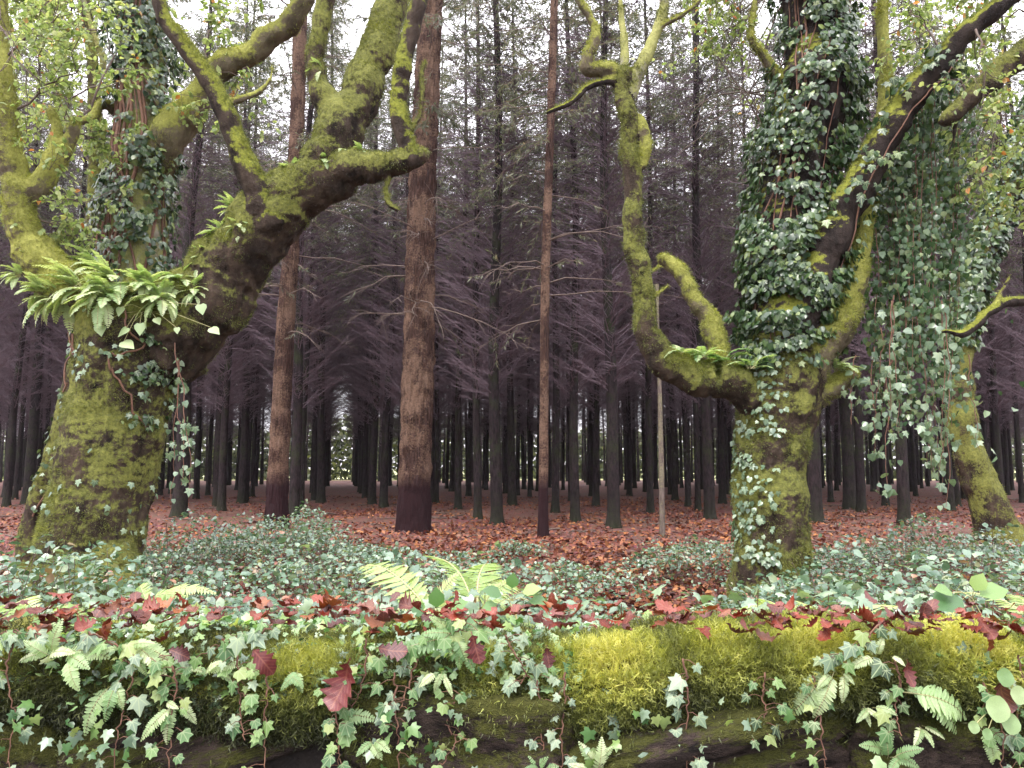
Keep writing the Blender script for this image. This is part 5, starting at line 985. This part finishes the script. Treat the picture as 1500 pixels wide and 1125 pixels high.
# ------------------------------------------------------------------ undergrowth and leaf litter behind the wall
def undergrowth():
    r = np.random.default_rng(77); n = 170000; x = r.uniform(-8.5, 8.5, n); y = 2.25+r.random(n)**.8*8.5
    k = np.abs(x) < .85*y+.6; x, y = x[k], y[k]
    px = x/y*FPX+750
    # heaps: (px, foot py, radius m, height m)
    H = np.where(y < 6.4, .48, 0.)*np.clip((6.4-y)/1.0, 0, 1)*np.clip(.12+np.abs(px-960)/260, .12, 1)*np.clip(y/4.2, .6, 1)
    for hx, hy, rad, h in ((400, 835, 1.1, .58), (300, 850, .8, .48), (480, 850, .9, .36), (560, 858, .8, .34), (640, 860, .8, .3), (240, 870, .6, .3), (810, 868, .55, .3), (740, 860, .5, .28), (950, 800, .6, .12), (1020, 850, .9, .3), (880, 880, .5, .22),
                           (1250, 860, .9, .3), (1350, 850, 1.0, .42), (1450, 850, 1.0, .46), (1530, 860, 1., .4), (1180, 868, .5, .25), (1330, 822, .5, .16), (1440, 818, .5, .2), (60, 862, .5, .14), (800, 800, .4, .2), (735, 820, .6, .2), (370, 805, .7, .3), (1040, 812, .5, .14), (440, 812, .5, .24)):
        c = onground(hx, hy); H = np.maximum(H, h*np.exp(-(((x-c[0])**2+(y-c[1])**2)/rad**2)**1.3))
    H = .98*H*(1+1.0*fbm(np.stack([x*2.2, y*2.2, x*0], -1), 55, 3)); dn = np.clip(H*5-.15, 0, 1)*np.clip(.8+fbm(np.stack([x*3, y*3, x*0], -1), 57, 2)*1.2, .05, 1)
    k = r.random(len(x)) < dn; x, y, H = x[k], y[k], H[k]; m_ = len(x); z = gh(x, y)+H*(1-.75*r.random(m_)**2)
    d = r.normal(0, 1, (m_, 3)); d[:, 2] = r.normal(-.15, .35, m_); nn = unit(r.normal(0, .42, (m_, 3))+np.array([0, -.1, 1.])); s = r.uniform(.02, .055, m_)*np.where(y < 5, 1.25, 1.)
    mb = MB(); scat(mb, OVAL, np.stack([x, y, z], -1), frames(d, nn), np.stack([s*1.15, s, s], -1), r.random(m_)*.99)
    q = r.permutation(m_)[:2600]; a = np.stack([x[q], y[q], gh(x[q], y[q])], -1); c = np.stack([x[q]+r.normal(0, .12, len(q)), y[q]+r.normal(0, .12, len(q)), z[q]+.01], -1); t = np.linspace(0, 1, 4)[None, :, None]
    tubes(mb, a[:, None]*(1-t)+c[:, None]*t+np.array([0, 0, .03])*np.sin(t*np.pi), np.full((len(q), 4), .0022), 3, mat=1)
    tag(obj('undergrowth', mb.mesh('undergrowth', [M['under'], M['twig_brown']])), 'low grey green bramble and ivy cover behind the wall', 'undergrowth', kind='stuff'); print('under', m_)
    n = 95000; y = 5+r.random(n)**1.5*24; x = r.uniform(-1, 1, n)*(.72*y+1); g = fbm(np.stack([x*.5, y*.5, x*0], -1), 61, 3); k = r.random(n) < np.clip(.75+g*1.2-(y-9)*.03, .12, 1); x, y = x[k], y[k]; m_ = len(x)
    P = np.stack([x, y, gh(x, y)+.012+.03*r.random(m_)], -1); d = r.normal(0, 1, (m_, 3)); d[:, 2] *= .35; nn = unit(r.normal(0, .5, (m_, 3))+np.array([0, 0, 1.])); s = r.uniform(.045, .10, m_)
    mb = MB(); scat(mb, LITT, P, frames(d, nn), s, np.clip(r.random(m_)*.8+.12*(y < 11)*r.random(m_), 0, .99))
    tag(obj('fallen_leaves', mb.mesh('fallen_leaves', M['litter'])), 'red brown leaf litter strewn over the forest floor', 'leaf litter', kind='stuff'); print('litter', m_)
    # short woody debris
    n = 320; y = 9+r.random(n)*22; x = r.uniform(-1, 1, n)*.7*y; a = r.uniform(0, 6.28, n); L = r.uniform(.15, .8, n); t = np.linspace(-.5, .5, 4)[None, :, None]; c = np.stack([x, y, gh(x, y)+.03], -1); dv = np.stack([np.cos(a)*L, np.sin(a)*L, r.normal(0, .03, n)], -1)
    mb = MB(); tubes(mb, c[:, None]+dv[:, None]*t+r.normal(0, .015, (n, 4, 3)), np.full((n, 4), 1)*r.uniform(.005, .016, n)[:, None], 4); tag(obj('fallen_twigs', mb.mesh('fallen_twigs', M['twig_brown'])), 'broken twigs scattered on the forest floor', 'twigs', kind='stuff')
undergrowth()
# scattered ivy leaves over the back of the wall top, the pale band before the undergrowth
def crest_leaves():
    r = np.random.default_rng(88); n = 2600; x = r.uniform(-1.9, 1.9, n); y = r.uniform(2.0, 2.75, n); g = vnoise(np.stack([x*3, y*3, x*0], -1), 71); k = r.random(n) < np.clip(.5+g, .05, 1); x, y = x[k], y[k]; n = len(x)
    z = np.where(y < 2.2, TZ+.02, TZ-.05-(y-2.2)*.25)+r.uniform(-.05, .05, n); d = r.normal(0, 1, (n, 3)); d[:, 2] = -.25; nn = unit(r.normal(0, .4, (n, 3))+np.array([0, -.3, 1.])); s = r.uniform(.025, .05, n); mb = MB()
    scat(mb, IVY, np.stack([x, y, z], -1), frames(d, nn), s, r.random(n)*.99)
    q = np.arange(0, n, 3); a = np.stack([x[q], y[q]+.05, z[q]-.25], -1); c = np.stack([x[q], y[q], z[q]], -1); t = np.linspace(0, 1, 4)[None, :, None]; tubes(mb, a[:, None]*(1-t)+c[:, None]*t, np.full((len(q), 4), .0015), 3, mat=1)
    tag(obj('ivy_cover', mb.mesh('ivy_cover', [M['ivy_grey'], M['stem']])), 'pale ivy leaves crowding behind the crest of the wall', 'ivy cover', kind='stuff')
crest_leaves()
def wall_mat():
    r = np.random.default_rng(123); n = 9000; x = r.uniform(-1.8, 1.8, n); t = r.uniform(.02, .9, n); g = fbm(np.stack([x*3.2, t*2, x*0], -1), 81, 3)
    cov = np.interp(x, [-1.8, -.7, -.35, -.15, 0, .2, .8, 1.0, 1.2, 1.8], [.5, .5, .22, .42, .3, .05, .12, .3, .25, .3]); k = r.random(n) < np.clip(cov+g*.9, .01, .9); x, t = x[k], t[k]
    P = topsurf(x, t); m_ = int(len(x)*.62); xf = r.uniform(-1.8, 1.8, m_); zf = TZ-.06-.22*r.random(m_)**1.3; gf = fbm(np.stack([xf*5, zf*3, xf*0], -1), 82, 3); kf = r.random(m_) < np.clip(.18+gf*1.5, .01, .9); xf, zf = xf[kf], zf[kf]
    P = np.vstack([P+np.array([0, -.01, .02]), np.stack([xf, np.full(len(xf), FY-.07)+r.normal(0, .012, len(xf)), zf], -1)]); m_ = len(P); top = P[:, 2] > TZ-.07
    d = r.normal(0, .6, (m_, 3)); d[:, 2] -= np.where(top, .1, .9); nn = unit(r.normal(0, .4, (m_, 3))+np.where(top[:, None], np.array([0, -.4, 1.]), np.array([0, -1., .5]))); s_ = r.uniform(.012, .03, m_)
    e = empty('ivy_mat', (0, FY, TZ)); tag(e, 'mat of small ivy leaves spread over moss and stones of the wall', 'ivy cover', kind='stuff'); b = np.array(e.location)
    for nm, tm, mt, lo, hi in (('foliage', IVY, 'ivy_pale', 0, .4), ('foliage', IVY, 'ivy_grey', .4, .75), ('foliage', IVY_R, 'fern', .75, .9), ('foliage', OVAL, 'ivy', .9, 1.)):
        q = r.random(m_); q = (np.arange(m_)/m_ >= 0) & (np.random.default_rng(5).random(m_) >= lo) & (np.random.default_rng(5).random(m_) < hi)
        mb = MB(); scat(mb, tm, P[q]-b, frames(d[q], nn[q]), s_[q], r.random(int(q.sum()))*.99); obj(nm, mb.mesh(nm, M[mt]), e)['kind'] = 'stuff'
wall_mat()
print('objects', len(scene.objects), 'tris approx', sum(len(m.polygons) for m in bpy.data.meshes)*1)

# ------------------------------------------------------------------ damp air
def haze(density):
    m = bpy.data.materials.new('haze'); m.use_nodes = True; nt = m.node_tree; nt.nodes.clear(); o = nt.nodes.new('ShaderNodeOutputMaterial'); v = nt.nodes.new('ShaderNodeVolumePrincipled')
    v.inputs['Density'].default_value = density; v.inputs['Color'].default_value = (.93, .86, .95, 1); v.inputs['Anisotropy'].default_value = .2; nt.links.new(v.outputs[0], o.inputs['Volume'])
    mb = MB(); x, y0, y1, z0, z1 = 420, -16, 520, -1.45, 26
    V = [(a, b, c) for c in (z0, z1) for b in (y0, y1) for a in (-x, x)]; mb.add(V, Q=[(0, 2, 3, 1), (4, 5, 7, 6), (0, 1, 5, 4), (2, 6, 7, 3), (0, 4, 6, 2), (1, 3, 7, 5)])
    tag(obj('haze', mb.mesh('haze', m, False)), 'thin damp air over the whole wood', 'haze', kind='stuff')
haze(.0004)
